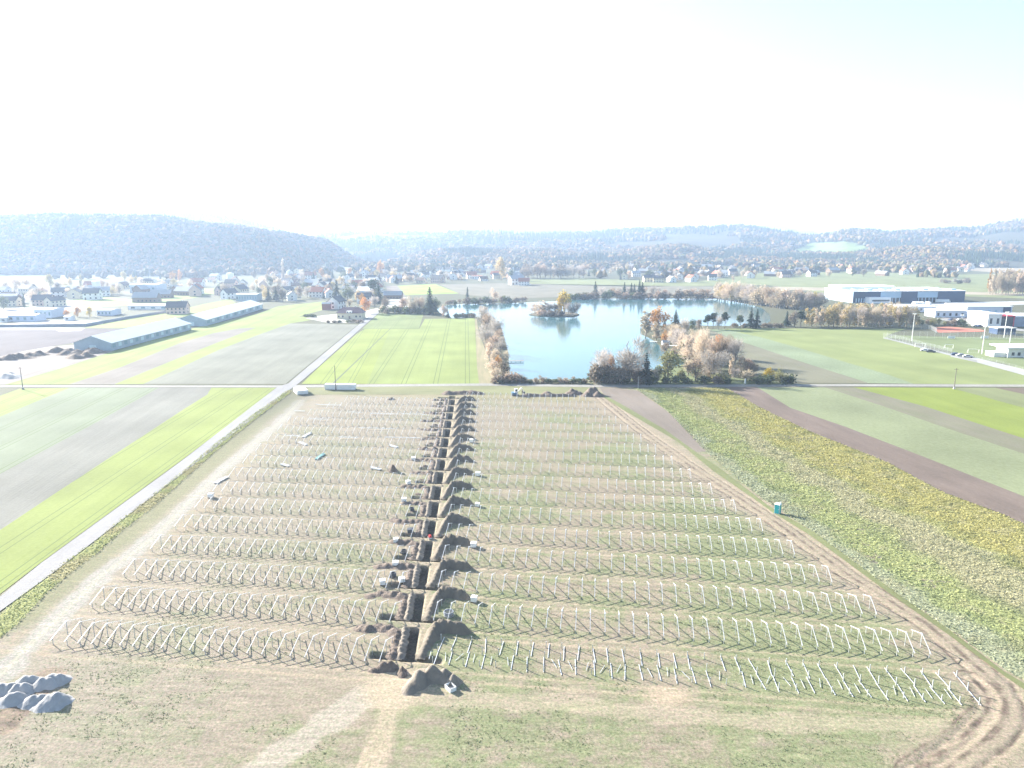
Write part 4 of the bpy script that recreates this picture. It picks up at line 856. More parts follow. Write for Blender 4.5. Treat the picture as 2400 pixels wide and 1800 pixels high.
# ---- white boxes, sacks and crates standing by the rows
M_white = pmat('white_plastic', (.82, .82, .80), (.72, .72, .70), 2, .5)
M_wood = pmat('pallet_wood', (.36, .26, .16), (.25, .18, .11), 3, .8)
def crate(x, y, w_, h_, label, rz=0, dark=False):
    t = empty('pallet_box', G(x, y), rz, label, 'pallet box')
    mb = MB()
    for q in (-.4, 0, .4): mb.box(-w_ / 2, w_ / 2, q * w_ - .06, q * w_ + .06, 0, .1)
    for q in range(5): xx = -w_ / 2 + (q + .5) * w_ / 5; mb.box(xx - .08, xx + .08, -w_ / 2, w_ / 2, .103, .14)
    mb.build('pallet', M_wood, t)
    mb = MB().box(-w_ / 2 + .03, w_ / 2 - .03, -w_ / 2 + .03, w_ / 2 - .03, .143, .143 + h_)
    mb.box(-w_ / 2, w_ / 2, -w_ / 2, w_ / 2, .143 + h_, .2 + h_); mb.box(-.1, .1, -w_ / 2 + .01, w_ / 2 - .01, .2 + h_, .24 + h_)
    mb.build('box', M_white if not dark else M_cabled, t)
    return t
M_cabled = pmat('dark_wrap', (.10, .11, .13), (.05, .055, .07), 5, .6)
CR = [(969, 1078, 'beyond the trench bend, beside the left mounds'), (947, 1177, 'left of the trench level with the sixth heap'), (928, 1271, 'left of the trench beside the fourth mound'), (1119, 1187, 'at the tip of the sixth sand heap'), (1110, 1282, 'at the tip of the fourth sand heap'), (1120, 1115, 'at the tip of the eighth sand heap'),
      (1105, 1037, 'at the tip of the eleventh sand heap'), (957, 1135, 'left of the trench level with the seventh heap'), (927, 1326, 'left of the trench beside the third mound'), (897, 1370, 'standing alone left of the trench at the second row'), (1111, 1410, 'at the tip of the second sand heap'), (494, 1166, 'standing alone at the left end of a row by the pale track')]
for x, y, l in CR: crate(x, y, random.uniform(.95, 1.15), random.uniform(.6, .85), 'white pallet box ' + l, random.uniform(-.5, .5))
crate(942, 1364, 1.0, .6, 'small white pallet box right against the second mound by the trench', .4)
crate(962, 1249, 1.2, .7, 'bluish-dark wrapped pallet box beside the trench at the fourth bay', .2, True)
# open box in front
t = empty('open_crate', G(1056, 1616), .65, 'open white crate with dark inside, alone before the first heap', 'crate', sc_=.78)
mb = MB()
for x0, x1, y0, y1 in ((-.6, .6, -.85, -.78), (-.6, .6, .78, .85), (-.6, -.53, -.78, .78), (.53, .6, -.78, .78)): mb.box(x0, x1, y0, y1, .0, .75)
mb.box(-.53, .53, -.78, .78, .02, .1); mb.build('crate_walls', M_white, t); MB().box(-.45, .45, -.7, .1, .104, .45).build('contents', M_cabled, t)
# cable coil, dark net bags
def coil(x, y, r, label, c):
    mb = MB(); rr = random.Random(int(x))
    for q in range(7):
        R0 = r * rr.uniform(.75, 1.05); z = .1 + q * .1; ox, oy = rr.uniform(-.12, .12), rr.uniform(-.12, .12)
        for s in range(14):
            a0, a1 = 6.283 * s / 14, 6.283 * (s + 1) / 14; mb.beam((ox + R0 * math.cos(a0), oy + R0 * math.sin(a0), z), (ox + R0 * math.cos(a1), oy + R0 * math.sin(a1), z), .09)
    o = mb.build('cable_coil', c); o.location = G(x, y); return tag(o, label, 'cable coil')
coil(1052, 1442, .75, 'grey cable coil standing between the first frames right of the trench', pmat('grey_cable', (.35, .37, .42), (.2, .22, .26), 4, .6))
coil(921, 1352, .55, 'black cable coil left of the trench in the second row', M_cabled); coil(946, 1298, .55, 'black cable coil left of the trench in the third row', M_cabled); coil(966, 1197, .5, 'black cable coil left of the trench in the fifth row', M_cabled)

# ---- heaps
def heap(name, lobes, mat, label, cat, group=None, rough=.16, seed=0, res=.28, rz=-A_R, smooth=True):
    """lobes: (u, v, ru, rv, h) in site coordinates; one continuous mound sitting on the ground"""
    U0 = min(l[0] - l[2] * 1.3 for l in lobes); U1 = max(l[0] + l[2] * 1.3 for l in lobes); V0 = min(l[1] - l[3] * 1.3 for l in lobes); V1 = max(l[1] + l[3] * 1.3 for l in lobes)
    cu_, cv_ = (U0 + U1) / 2, (V0 + V1) / 2
    u = np.arange(U0, U1 + res, res); v = np.arange(V0, V1 + res, res); UU_, VV_ = np.meshgrid(u, v)
    z = np.zeros_like(UU_)
    for (a, b, ru, rv, h) in lobes:
        q = np.sqrt(((UU_ - a) / ru) ** 2 + ((VV_ - b) / rv) ** 2) + (fbm(UU_ + seed * 13, VV_, .9, 3) - .5) * .35
        z = np.maximum(z, h * (1 - sstep(0, 1.0, q) ** .8) ) + .12 * h * np.clip(1 - q, 0, 1) + 0
    z = z + (fbm(UU_ + seed * 7, VV_ + seed, .7, 3) - .5) * rough * 2 * sstep(0, .35, z)
    keep = z > .03; z = z - .10
    idx = grid_faces(len(u), len(v)); k = keep.ravel()[idx].any(1)
    Vt = np.stack([UU_.ravel() - cu_, VV_.ravel() - cv_, z.ravel()], 1); f = idx[k]
    usd = np.unique(f); mp_ = np.full(len(Vt), -1); mp_[usd] = np.arange(len(usd))
    me = mesh_np(name, Vt[usd], mp_[f], mat, None, smooth); o = link(bpy.data.objects.new(name, me)); o.location = SW(cu_, cv_); o.rotation_euler = (0, 0, rz)
    return tag(o, label, cat, group)
M_sand = pmat('excavated_sand', (.18, .153, .118), (.138, .118, .092), .9, .95, .6, 4, bdist=.12)
M_sand2 = pmat('excavated_loam', (.24, .205, .165), (.18, .155, .125), .9, .95, .7, 4, bdist=.15)
M_top = pmat('dark_topsoil', (.20, .158, .128), (.125, .098, .08), 1.4, .95, .9, 5, bdist=.2)
M_grav = pmat('grey_gravel_heap', (.36, .355, .35), (.30, .297, .295), 1.5, .95, .4, 6, bdist=.06)
for k in range(-1, 16):
    v0 = 86.3 + DV * k; c = lambda v: UC(v)
    r = random.Random(k + 50)
    w_ = ['first', 'second', 'third', 'fourth', 'fifth', 'sixth', 'seventh', 'eighth', 'ninth', 'tenth', 'eleventh', 'twelfth', 'thirteenth', 'fourteenth', 'fifteenth', 'sixteenth', 'seventeenth'][k + 1]
    if k >= 0:
        L_ = [(c(v0 + 1.5 + j * .9) + 1.75 + .24 * j, v0 + 1.6 + j * .9, .85 + .11 * j, 1.1, (.38 + .17 * j) * r.uniform(.92, 1.08)) for j in range(8)]
        for j in range(8): L_.append((c(v0 + 8.8) + 4.0 + j * .52, v0 + 8.8 - .08 * j + r.uniform(-.15, .15), 1.5, 1.25 - .02 * j, 1.6 * r.uniform(.9, 1.08) * (1 - .03 * j)))
        heap('sand_heap', L_, M_sand, f'hooked sand heap right of the trench, {w_} counted from the open crate', 'sand heap', 'sand heaps right of the trench', .13, k)
        tl = [(c(v0 + 6.5) - 3.1 - j * 1.25, v0 + 7.3 + r.uniform(-.5, .5), 1.6, 1.9 - .1 * j, r.uniform(.45, .75)) for j in range(4 + r.randint(0, 1))] + [(c(v0 + 1 + j * 1.1) - 2.35, v0 + 1.2 + j * 1.1, 1.0, 1.2, r.uniform(.28, .6)) for j in range(6)]
        if k > 4: tl.append((c(v0 + 3) - 4.2, v0 + 2.6, 1.6, .8, r.uniform(.3, .6)))
        heap('topsoil_mound', tl, M_top, f'dark topsoil mound left of the trench, {w_} counted from the open crate', 'topsoil mound', 'topsoil mounds left of the trench', .2, k + 30)
        heap('soil_ridge', [(c(v0 + 1 + j * 1.15) - 1.25, v0 + 1.2 + j * 1.1, .72, 1.1, r.uniform(.4, .62)) for j in range(7)], M_sand2, f'narrow loam ridge on the trench rim, {w_} counted from the open crate', 'soil ridge', 'loam ridges on the trench rim', .08, k + 60, .22)
u_, v_ = -21.5, 82.2
heap('sand_heap', [(-22.9, 81.6, 1.9, 2.3, 1.7), (-21.3, 82.8, 1.9, 1.8, 1.9), (-19.6, 82.9, 1.8, 1.6, 1.7), (-18.3, 82.2, 1.5, 1.5, 1.4), (-23.6, 80.0, 1.4, 1.6, .9)], M_sand2, 'blocky earth heap closest to the open white crate', 'earth heap', None, .2, 91)
heap('earth_heap', [(-28.4, 84.1, 1.5, 1.2, 1.1), (-27.4, 84.3, 1.3, 1.1, 1.2), (-29.6, 83.5, 1.2, .9, .6)], M_top, 'brown earth heap at the front end of the trench, larger of two', 'earth heap', None, .15, 92)
heap('earth_heap', [(-25.7, 83.7, .8, 1.1, 1.0), (-25.4, 82.9, .8, .9, .6)], M_top, 'small brown earth heap at the front end of the trench', 'earth heap', None, .12, 93)
def W2S(x, y): p = G(x, y); return site(p.x, p.y)
def wheap(name, pxs, mat, label, cat, h, group=None, seed=0, res=.5, rough=.2):
    L_ = []
    for (x, y, r_, f) in pxs: s = W2S(x, y); L_.append((s[0], s[1], r_, r_ * .8, h * f))
    return heap(name, L_, mat, label, cat, group, rough, seed, res)
wheap('topsoil_bank', [(1050 + i * 9, 922 + abs(i - 5) * .3, 3.4, random.uniform(.6, 1.1)) for i in range(9)], M_top, 'dark topsoil bank closing the far end of the trench', 'topsoil bank', 1.3, None, 5)
wheap('topsoil_bank', [(1228 + i * 7.5, 928.5, 2.2, random.uniform(.7, 1.05)) for i in range(16)] + [(1283, 925, 3, 1.2)], M_top, 'long low dark topsoil bank beside the small excavator', 'topsoil bank', 1.15, None, 6, .4)
wheap('topsoil_heap', [(1340, 923, 3.2, 1.0), (1348, 924, 3, .9), (1358, 925, 2.5, .7)], M_top, 'left one of two tall dark heaps at the far edge of the rows', 'topsoil heap', 2.0, None, 7, .4)
wheap('topsoil_heap', [(1385, 925, 4, 1.0), (1392, 925, 4, 1.1), (1400, 928, 3.5, .7), (1375, 928, 3, .6)], M_top, 'largest dark heap at the far right corner of the rows', 'topsoil heap', 2.5, None, 8, .4)
wheap('topsoil_heap', [(918, 936, 1.6, 1), (912, 937, 1.4, .8)], M_top, 'tiny dark heap at the far end of the left rows', 'topsoil heap', .8, None, 9, .3)
wheap('brush_heap', [(920, 1106, 1.3, 1.1), (924, 1104, 1.3, 1.2), (916, 1104, 1.1, .9)], M_top, 'dark brush heap standing alone among the left rows', 'brush heap', 1.5, None, 10, .2, .5)
M_sand.node_tree  # heaps share one soil
GP = [(96, 1592, 'low pale one at the back of the gravel heaps'), (118, 1584, 'rearmost right of the gravel heaps'), (36, 1606, 'second from the track side'), (20, 1628, 'against the frame edge, front'), (76, 1632, 'pale one left of the biggest gravel heap'), (112, 1634, 'biggest and frontmost of the gravel heaps'), (56, 1588, 'behind the low pale one'), (2, 1606, 'half out of view at the frame edge')]
for i, (x, y, l) in enumerate(GP):
    s = W2S(x, y + 16); big = 1.25 if i == 5 else 1.0
    heap('gravel_heap', [(s[0], s[1] + .2, 2.1 * big, 1.8 * big, 1.0), (s[0] + .9, s[1] + .45, 1.8 * big, 1.6 * big, 1.05 * big)], M_grav, 'grey gravel heap, ' + l, 'gravel heap', 'gravel heaps beside the pale track', .05, i + 70, .18)
for i, (x, y, l) in enumerate([(15, 843, 'darkest at the left edge beyond the fields'), (45, 839, 'second, long and dark beyond the left fields'), (80, 832, 'third and smaller beyond the left fields'), (145, 826, 'jumbled, before the first long barn'), (170, 830, 'jumbled, second before the first long barn'), (190, 838, 'front one before the first long barn'), (215, 826, 'right one before the first long barn'), (22, 884, 'low one left by the track')]):
    s = W2S(x, y); heap('rubble_heap', [(s[0] + random.uniform(-5, 5), s[1] + random.uniform(-3, 3), 6, 4, random.uniform(1.3, 2.6)) for _ in range(4)], M_top if i < 7 else M_grav, 'rubble heap, ' + l, 'rubble heap', None, .5, i + 80, .8)

# ---- portable toilet
t = empty('portable_toilet', G(1822, 1203), R(-38), 'turquoise portable toilet with white roof beside the farm track', 'toilet')
M_turq = pmat('turquoise_plastic', (.04, .42, .42), (.03, .34, .35), 2, .45); M_tw = pmat('pale_turquoise_plastic', (.62, .80, .78), (.55, .72, .7), 2, .45)
b_ = MB().box(-.55, .55, -.55, .55, .12, 2.1)
for q in (-.35, 0, .35): b_.box(-.575, -.55, q - .06, q + .06, .2, 2.0)
b_.build('cabin', M_tw, t); MB().box(-.6, .6, -.6, .6, 0, .117).build('skid', M_post, t)
dd_ = MB().box(-.45, .45, -.60, -.553, .16, 2.04).build('door', M_turq, t); MB().box(.28, .36, -.64, -.603, 1.0, 1.15).build('handle', M_white, dd_)
MB().box(-.25, .25, .0, .5, .2, .3)
r_ = MB().add([(-.62, -.62, 2.103), (.62, -.62, 2.103), (.62, .62, 2.103), (-.62, .62, 2.103), (-.4, -.3, 2.32), (.4, -.3, 2.32), (.4, .3, 2.32), (-.4, .3, 2.32)], [(3, 2, 1, 0), (4, 5, 6, 7), (0, 1, 5, 4), (1, 2, 6, 5), (2, 3, 7, 6), (3, 0, 4, 7)]).build('roof', pmat('white_roof_plastic', (.85, .88, .86), (.8, .82, .8), 1, .4), t)
MB().tube((.42, .42, 2.2), (.42, .42, 2.6), .05).build('vent_pipe', M_white, t)
MB().box(.553, .60, -.45, .45, .16, 2.04).build('side_panel', M_turq, t)

# ---- site containers by the crossing
M_cont = pmat('container_white', (.80, .80, .78), (.70, .70, .68), .6, .5); M_dk = pmat('dark_glass', (.04, .05, .07), (.03, .035, .05), 2, .2, spec=.6)
def container(x0, x1, y, h_, dep, label, name='site_container'):
    a, b = G(x0, y), G(x1, y); L_ = (b - a).length; t = empty(name, (a + b) / 2, math.atan2((b - a).y, (b - a).x), label, 'container')
    mb = MB().box(-L_ / 2, L_ / 2, 0, dep, .15, h_)
    n = int(L_ / .6)
    for i in range(n): xx = -L_ / 2 + (i + .5) * L_ / n; mb.box(xx - .1, xx + .1, -.04, -.001, .3, h_ - .2)
    mb.build('container_body', M_cont, t); MB().box(-L_ / 2 - .03, L_ / 2 + .03, -.06, dep + .06, h_ + .003, h_ + .12).build('roof', M_cont, t)
    d = MB().box(-L_ / 2 - .05, -L_ / 2 - .003, .3, dep - .3, .3, h_ - .1).build('door', M_cont, t); return t
container(761, 787, 914, 2.1, 2.4, 'long white site container left of the utility pole')
container(789, 832, 914.5, 2.1, 2.4, 'long white site container behind the utility pole, right one')
t = container(697, 722, 925, 1.5, 7, 'low white tarpaulined stack beside the road crossing', 'site_container'); t.rotation_euler.z += R(28)

# ---- poles
M_pole = pmat('weathered_wood', (.20, .17, .15), (.12, .10, .09), 4, .9); M_conc = pmat('pole_concrete', (.45, .44, .42), (.35, .34, .32), 2, .9)
def pole(x, y, ytop, label, mat=None, arm=False, foot=False, r_=.16):
    p = G(x, y); h_ = (y - ytop) / ppm(y); t = empty('utility_pole', p, 0, label, 'utility pole')
    MB().tube((0, 0, -.3), (0, 0, h_), r_, r_ * .65, 8).build('pole', mat or M_pole, t)
    if arm: MB().beam((-.9, 0, h_ - .5), (.9, 0, h_ - .5), .12).build('crossarm', mat or M_pole, t)
    if foot: MB().tube((0, 0, 0), (0, 0, .9), .45, .3, 8).build('footing', M_conc, t)
pole(787, 915, 855, 'dark wooden utility pole in front of the white containers'); pole(54, 913, 858, 'dark utility pole on the left by the crossing tracks', None, True, True)
pole(2236, 912, 861, 'wooden utility pole with crossarm beside the right-hand track', None, True, True); pole(1495.5, 909, 881, 'slim pale post at the shaded corner of the cover crop', M_conc)
pole(1746, 899, 887, 'short white marker post beside the track', M_white, r_=.4)

# ---- person, small excavator, red machine
def person(loc, rz, label, jacket, trousers):
    t = empty('person', loc, rz, label, 'person')
    def skin(name, pts, edges, radii, mat, lvl=2):
        me = bpy.data.meshes.new(name); me.from_pydata(pts, edges, []); me.materials.append(mat); o = link(bpy.data.objects.new(name, me), t)
        sk = o.modifiers.new('s', 'SKIN'); sk.use_smooth_shade = True
        for i, r in enumerate(radii): me.skin_vertices[0].data[i].radius = (r, r)
        me.skin_vertices[0].data[0].use_root = True
        ss = o.modifiers.new('ss', 'SUBSURF'); ss.levels = lvl; ss.render_levels = lvl; return o
    pts = [(0, 0, .95), (0, .01, 1.2), (0, .02, 1.42), (0, 0, 1.52), (0, -.02, 1.66), (.10, 0, .9), (.12, -.03, .5), (.12, .02, .06), (.12, -.12, .04), (-.10, 0, .9), (-.13, .04, .5), (-.14, .06, .06), (-.14, -.08, .04), (.19, 0, 1.42), (.27, -.02, 1.15), (.24, -.16, .93), (.23, -.22, .86), (-.19, 0, 1.42), (-.26, .03, 1.15), (-.27, -.03, .9), (-.27, -.06, .82)]
    ed = [(0, 1), (1, 2), (2, 3), (3, 4), (0, 5), (5, 6), (6, 7), (7, 8), (0, 9), (9, 10), (10, 11), (11, 12), (2, 13), (13, 14), (14, 15), (15, 16), (2, 17), (17, 18), (18, 19), (19, 20)]
    rd = [.14, .14, .15, .06, .10, .09, .065, .045, .04, .09, .065, .045, .04, .07, .05, .035, .03, .07, .05, .035, .03]
    skin('body', pts, ed, rd, pmat('skin', (.5, .33, .25), (.45, .3, .22), 3, .6))
    skin('jacket', [pts[0], pts[1], pts[2], (.20, 0, 1.42), (.27, -.02, 1.15), (.245, -.14, .96), (-.20, 0, 1.42), (-.26, .03, 1.15), (-.27, -.02, .93)], [(0, 1), (1, 2), (2, 3), (3, 4), (4, 5), (2, 6), (6, 7), (7, 8)], [.165, .17, .175, .09, .07, .055, .09, .07, .055], jacket)
    skin('trousers', [(0, 0, .97), (.10, 0, .9), (.12, -.03, .5), (.12, .02, .12), (-.10, 0, .9), (-.13, .04, .5), (-.14, .06, .12)], [(0, 1), (1, 2), (2, 3), (0, 4), (4, 5), (5, 6)], [.15, .11, .085, .07, .11, .085, .07], trousers)
    MB().tube((0, -.02, 1.68), (0, -.02, 1.79), .115, .07, 10).build('hair', M_top, t, True)
    for s in (-1, 1): MB().box(s * .035 - .012, s * .035 + .012, -.125, -.113, 1.66, 1.675).build('eye', M_cabled, t)
person(G(1224, 924), R(60), 'person in dark work clothes standing on the topsoil bank beside the excavator', pmat('dark_jacket', (.05, .06, .09), (.04, .045, .07), 3, .8), M_cabled).__class__
t = empty('excavator', G(1207, 927), R(10), 'small white and blue excavator at the left end of the topsoil bank', 'excavator')
for s in (-1, 1):
    mb = MB().prism([(-1.3, 0), (-1.05, 0)], 0, 0) if False else MB(); mb.box(-1.3, 1.3, s * .95 - .22, s * .95 + .22, .12, .62); mb.box(-1.1, 1.1, s * .95 - .2, s * .95 + .2, 0, .12); mb.build('crawler_track', M_cabled, t)
M_blue = pmat('steel_blue_paint', (.12, .22, .33), (.09, .17, .26), 2, .5)
MB().box(-1.3, .9, -.9, .9, .62, 1.35).build('upper_body', M_blue, t); cab = MB().box(-.2, .85, -.85, .1, 1.353, 2.7).build('cab', M_white, t)
MB().box(.853, .87, -.75, 0, 1.6, 2.5).build('window', M_dk, cab); MB().box(-.1, .75, -.87, -.853, 1.7, 2.5).build('window', M_dk, cab)
bm_ = MB().beam((.9, .4, 1.2), (2.6, .4, 2.9), .25); bm_.build('boom', M_white, t); MB().beam((2.6, .4, 2.9), (3.4, .4, 1.3), .2).build('dipper_arm', M_white, t)
MB().prism([(3.2, .0), (3.9, .0), (3.9, .8), (3.2, .8)], .6, 1.25).build('bucket', M_cabled, t)
t = empty('trench_roller', SW(UC(126.6) + .2, 126.9), R(20), 'small red roller on the earth bridge between two trench bays', 'roller', sc_=.75)
M_red = pmat('red_paint', (.55, .06, .05), (.45, .05, .04), 2, .5)
b_ = MB().box(-.35, .35, -.7, .7, .35, .85); b_.box(-.25, .25, -.35, .3, .85, 1.05); b_.build('roller_body', M_red, t)
for y in (-.5, .5): MB().tube((-.45, y, .3), (.45, y, .3), .3, .3, 14).build('drum', M_post, t)

# ---- cover crop, hedge and tufts: uncountable plants
def crop(name, poly_px, step, hgt, cols, label, jitter=.5, thr=None, seed=1, cat='crop', z0=.0, dens=13):
    P_ = W2(poly_px); xs = [p[0] for p in P_]; ys = [p[1] for p in P_]
    a = math.radians(24); x = np.arange(min(xs), max(xs), step); y = np.arange(min(ys), max(ys), step)
    X, Y = np.meshgrid(x, y); X = X + rng.uniform(-.45, .45, X.shape) * step; Y = Y + rng.uniform(-.45, .45, Y.shape) * step
    ins = inpoly(X, Y, P_)
    e = pdist(X, Y, P_ + [P_[0]])
    n = fbm(X + seed * 50, Y, .8, 3); z = hgt * (.25 + 1.1 * sstep(.3, .75, n)) * rng.uniform(1 - jitter, 1 + jitter, X.shape) * sstep(0, .8, e)
    # patches pressed flat by wind
    flat_ = sstep(.55, .72, fbm(X + 90, Y * 1.4, 5, 3)); z = z * (1 - .45 * flat_) + z0
    c = cols(X, Y, n)
    c = c * rng.uniform(.82, 1.15, X.shape)[..., None]
    idx = grid_faces(len(x), len(y)); k = ins.ravel()[idx].all(1); f = idx[k]; usd = np.unique(f); mp_ = np.full(X.size, -1); mp_[usd] = np.arange(len(usd))
    Vb = np.stack([X.ravel(), Y.ravel(), z.ravel() * .35], 1)[usd]; fb = mp_[f]; cb = c.reshape(-1, 3)[usd]
    # leaves standing in the crop
    ar = (max(xs) - min(xs)) * (max(ys) - min(ys)); m_ = int(ar * dens); lx = rng.uniform(min(xs), max(xs), m_); ly = rng.uniform(min(ys), max(ys), m_)
    kk = inpoly(lx, ly, P_) & (ly < 330); lx, ly = lx[kk], ly[kk]; m_ = len(lx)
    g2 = fbm(lx + seed * 50, ly, .8, 3); th = rng.uniform(0, 6.28, m_); s_ = rng.uniform(.06, .15, m_) * (1 + ly / 260); tz = rng.uniform(-.5, .5, m_); hz_ = hgt * rng.uniform(.3, 1.7, m_) * (.6 + g2)
    ax = np.stack([np.cos(th) * s_, np.sin(th) * s_, tz * s_], 1); bx = np.stack([-np.sin(th) * s_ * .6, np.cos(th) * s_ * .6, rng.uniform(-.4, .4, m_) * s_], 1); cc_ = np.stack([lx, ly, hz_ + .04], 1)
    Vl = np.stack([cc_ - ax - bx * .4, cc_ - bx, cc_ + ax, cc_ + bx], 1).reshape(-1, 3); cl = cols(lx, ly, g2) * rng.uniform(.78, 1.25, m_)[:, None]
    me = mesh_np(name, np.concatenate([Vb, Vl]), np.concatenate([fb, len(Vb) + np.arange(len(Vl)).reshape(-1, 4)]), M_crop, np.concatenate([cb, np.repeat(cl, 4, 0)]), False)
    return tag(link(bpy.data.objects.new(name, me)), label, cat, None, 'stuff')
M_crop = vmat('crop_leaves', scale=4.0, amt=.3, bump=.3, bscale=9, transl=.35, bdist=.08)
COV = [(1490, 912), (1685, 909), (1707, 912), (1784, 957), (1897, 1011), (2078, 1083), (2213, 1155), (2349, 1205), (2400, 1228), (2620, 1335), (2620, 1720), (2357, 1572), (2235, 1484), (2100, 1392), (1912, 1252), (1840, 1205), (1780, 1165), (1718, 1115), (1650, 1056), (1560, 960)]
q0, q1 = np.array(G(1540, 925)[:2]), np.array(G(2400, 1450)[:2]); dv0 = (q1 - q0) / np.linalg.norm(q1 - q0); nv0 = np.array([dv0[1], -dv0[0]])
Eline = W2([(1490, 912), (1650, 1056), (1912, 1252), (2235, 1484), (2357, 1572), (2620, 1720)])
Rline = W2([(1685, 909), (1897, 1011), (2213, 1155), (2400, 1228), (2620, 1335)])
def covcol(X, Y, n):
    dl, dr_ = pdist(X, Y, Eline), pdist(X, Y, Rline); t = dl / (dl + dr_ + .01) + (fbm(X, Y, 9, 3) - .5) * .22
    yel = C(.40, .36, .14); grn = C(.31, .345, .16); gry = C(.35, .37, .24); brn = C(.41, .375, .24); ltg = C(.345, .37, .17)
    c = grn * np.ones(X.shape + (1,))
    mixm = lambda c, m, k: c * (1 - m[..., None]) + k * m[..., None]
    c = mixm(c, 1 - sstep(.03, .10, t), gry); c = mixm(c, sstep(.10, .16, t) * (1 - sstep(.3, .42, t)), ltg)
    c = mixm(c, sstep(.30, .40, t) * (1 - sstep(.52, .6, t)) * .75, brn); c = mixm(c, sstep(.50, .66, t) * .8, yel)
    c = mixm(c, sstep(.58, .7, fbm(X + 33, Y, 2.6, 3)) * .35, brn); c = mixm(c, sstep(.6, .72, fbm(X + 133, Y + 20, 3.5, 3)) * .35, C(.15, .18, .09))
    return c
crop('cover_crop', COV, .24, .11, covcol, 'waist-high yellow-green cover crop filling the wide slanting field', .5)
HED = [(0, 1500), (60, 1446), (108, 1392), (163, 1346), (235, 1292), (281, 1250), (353, 1194), (416, 1138), (506, 1058), (597, 984), (684, 919), (676, 914), (590, 974), (500, 1044), (405, 1124), (340, 1176), (270, 1228), (215, 1276), (150, 1318), (100, 1360), (45, 1402), (0, 1440), (-200, 1600), (-180, 1660)]
crop('verge_shrubs', HED, .34, .17, lambda X, Y, n: (C(.36, .38, .16) * (1 - sstep(.5, .65, fbm(X, Y, 6, 2)))[..., None] + C(.38, .35, .18) * sstep(.5, .65, fbm(X, Y, 6, 2))[..., None]), 'yellow-green scrubby verge running between the road and the site', .6, seed=3, cat='verge scrub')
# weeds scattered over the site
n = 90000
u = rng.uniform(-84, 60, n); v = 52 + (190 - 52) * rng.random(n) ** 1.4
g_ = fbm(u, v, 14, 4) * .55 + fbm(u, v, 3.5, 4) * .25 + fbm(u * .35, v * 1.6, 1.6, 3) * .2 + .06 * sstep(-10, 30, u)
X = u * ca + v * sa; Y = -u * sa + v * ca
keep = (g_ + rng.uniform(-.09, .09, n) > .50) & (np.abs(u - UC(v)) > 6) & (pdist(X, Y, W2(TR_C2)) > 2.5) & (pdist(X, Y, W2(TR_MAIN)) > 3) & (pdist(X, Y, W2(TR_A)) > 2) & (pdist(X, Y, W2(TR_D)) > 1.2)
keep &= (pdist(X, Y, W2([(0, 1453), (163, 1327), (416, 1131), (680, 918)])) > 5) & (u < 46 - .32 * (v - 96)) & (X > -70 - .0 * Y)
X, Y, u, v = X[keep], Y[keep], u[keep], v[keep]; m_ = len(X)
a = rng.uniform(0, 6.28, (m_, 3)); s = rng.uniform(.05, .15, (m_, 1)); hh = s * rng.uniform(.22, .4, (m_, 1))
VV3 = []
for j in range(3):
    dx, dy = np.cos(a[:, j:j + 1]) * s, np.sin(a[:, j:j + 1]) * s
    VV3.append(np.stack([np.concatenate([X[:, None], Y[:, None], np.full((m_, 1), -.03)], 1), np.concatenate([X[:, None] + dx * .8 - dy * .5, Y[:, None] + dy * .8 + dx * .5, hh], 1), np.concatenate([X[:, None] + dx * 1.3, Y[:, None] + dy * 1.3, hh * .7], 1), np.concatenate([X[:, None] + dx * .8 + dy * .5, Y[:, None] + dy * .8 - dx * .5, hh * .9], 1)], 1))
Vw = np.stack(VV3, 1).reshape(-1, 3); cw = np.repeat(C(.22, .245, .14) * rng.uniform(.75, 1.35, (m_, 1)), 12, 0)
me = mesh_np('weeds', Vw, np.arange(len(Vw)).reshape(-1, 4), M_crop, cw)
tag(link(bpy.data.objects.new('weeds', me)), 'small green weeds sprouting over the bare site soil', 'weeds', None, 'stuff')
# ================================================================ BUILDINGS
def wm(n, c, d=.85, sc_=.5): return pmat(n, c, tuple(x * d for x in c), sc_, .85)
WALLS = {'white': wm('white_render', (.80, .79, .76)), 'cream': wm('cream_render', (.70, .62, .46)), 'grey': wm('grey_render', (.48, .48, .48)), 'wood': wm('brown_timber', (.24, .16, .11), .7, 2), 'pink': wm('pink_render', (.66, .48, .40))}
ROOFS = {'dark': wm('dark_roof_tiles', (.09, .09, .10), .75, 2), 'red': wm('red_roof_tiles', (.36, .13, .08), .7, 2), 'grey': wm('grey_roof_sheet', (.33, .34, .36), .85, 1), 'brown': wm('brown_roof_tiles', (.20, .13, .10), .7, 2), 'pale': wm('pale_roof_sheet', (.66, .68, .70), .9, 1)}
def gable(mb, L_, W_, z0, h_, oh=.5, t_=.22):
    """two roof slabs, ridge along x"""
    hl = L_ / 2 + oh; s = h_ / (W_ / 2)
    for q in (-1, 1):
        y1 = q * (W_ / 2 + oh); ze = z0 - oh * s
        vs = [(-hl, 0, z0 + h_), (hl, 0, z0 + h_), (hl, y1, ze), (-hl, y1, ze)]; vs += [(a, b, c + t_) for a, b, c in vs]
        mb.add(vs, [(0, 1, 2, 3), (7, 6, 5, 4), (0, 4, 5, 1), (1, 5, 6, 2), (2, 6, 7, 3), (3, 7, 4, 0)])
    return mb
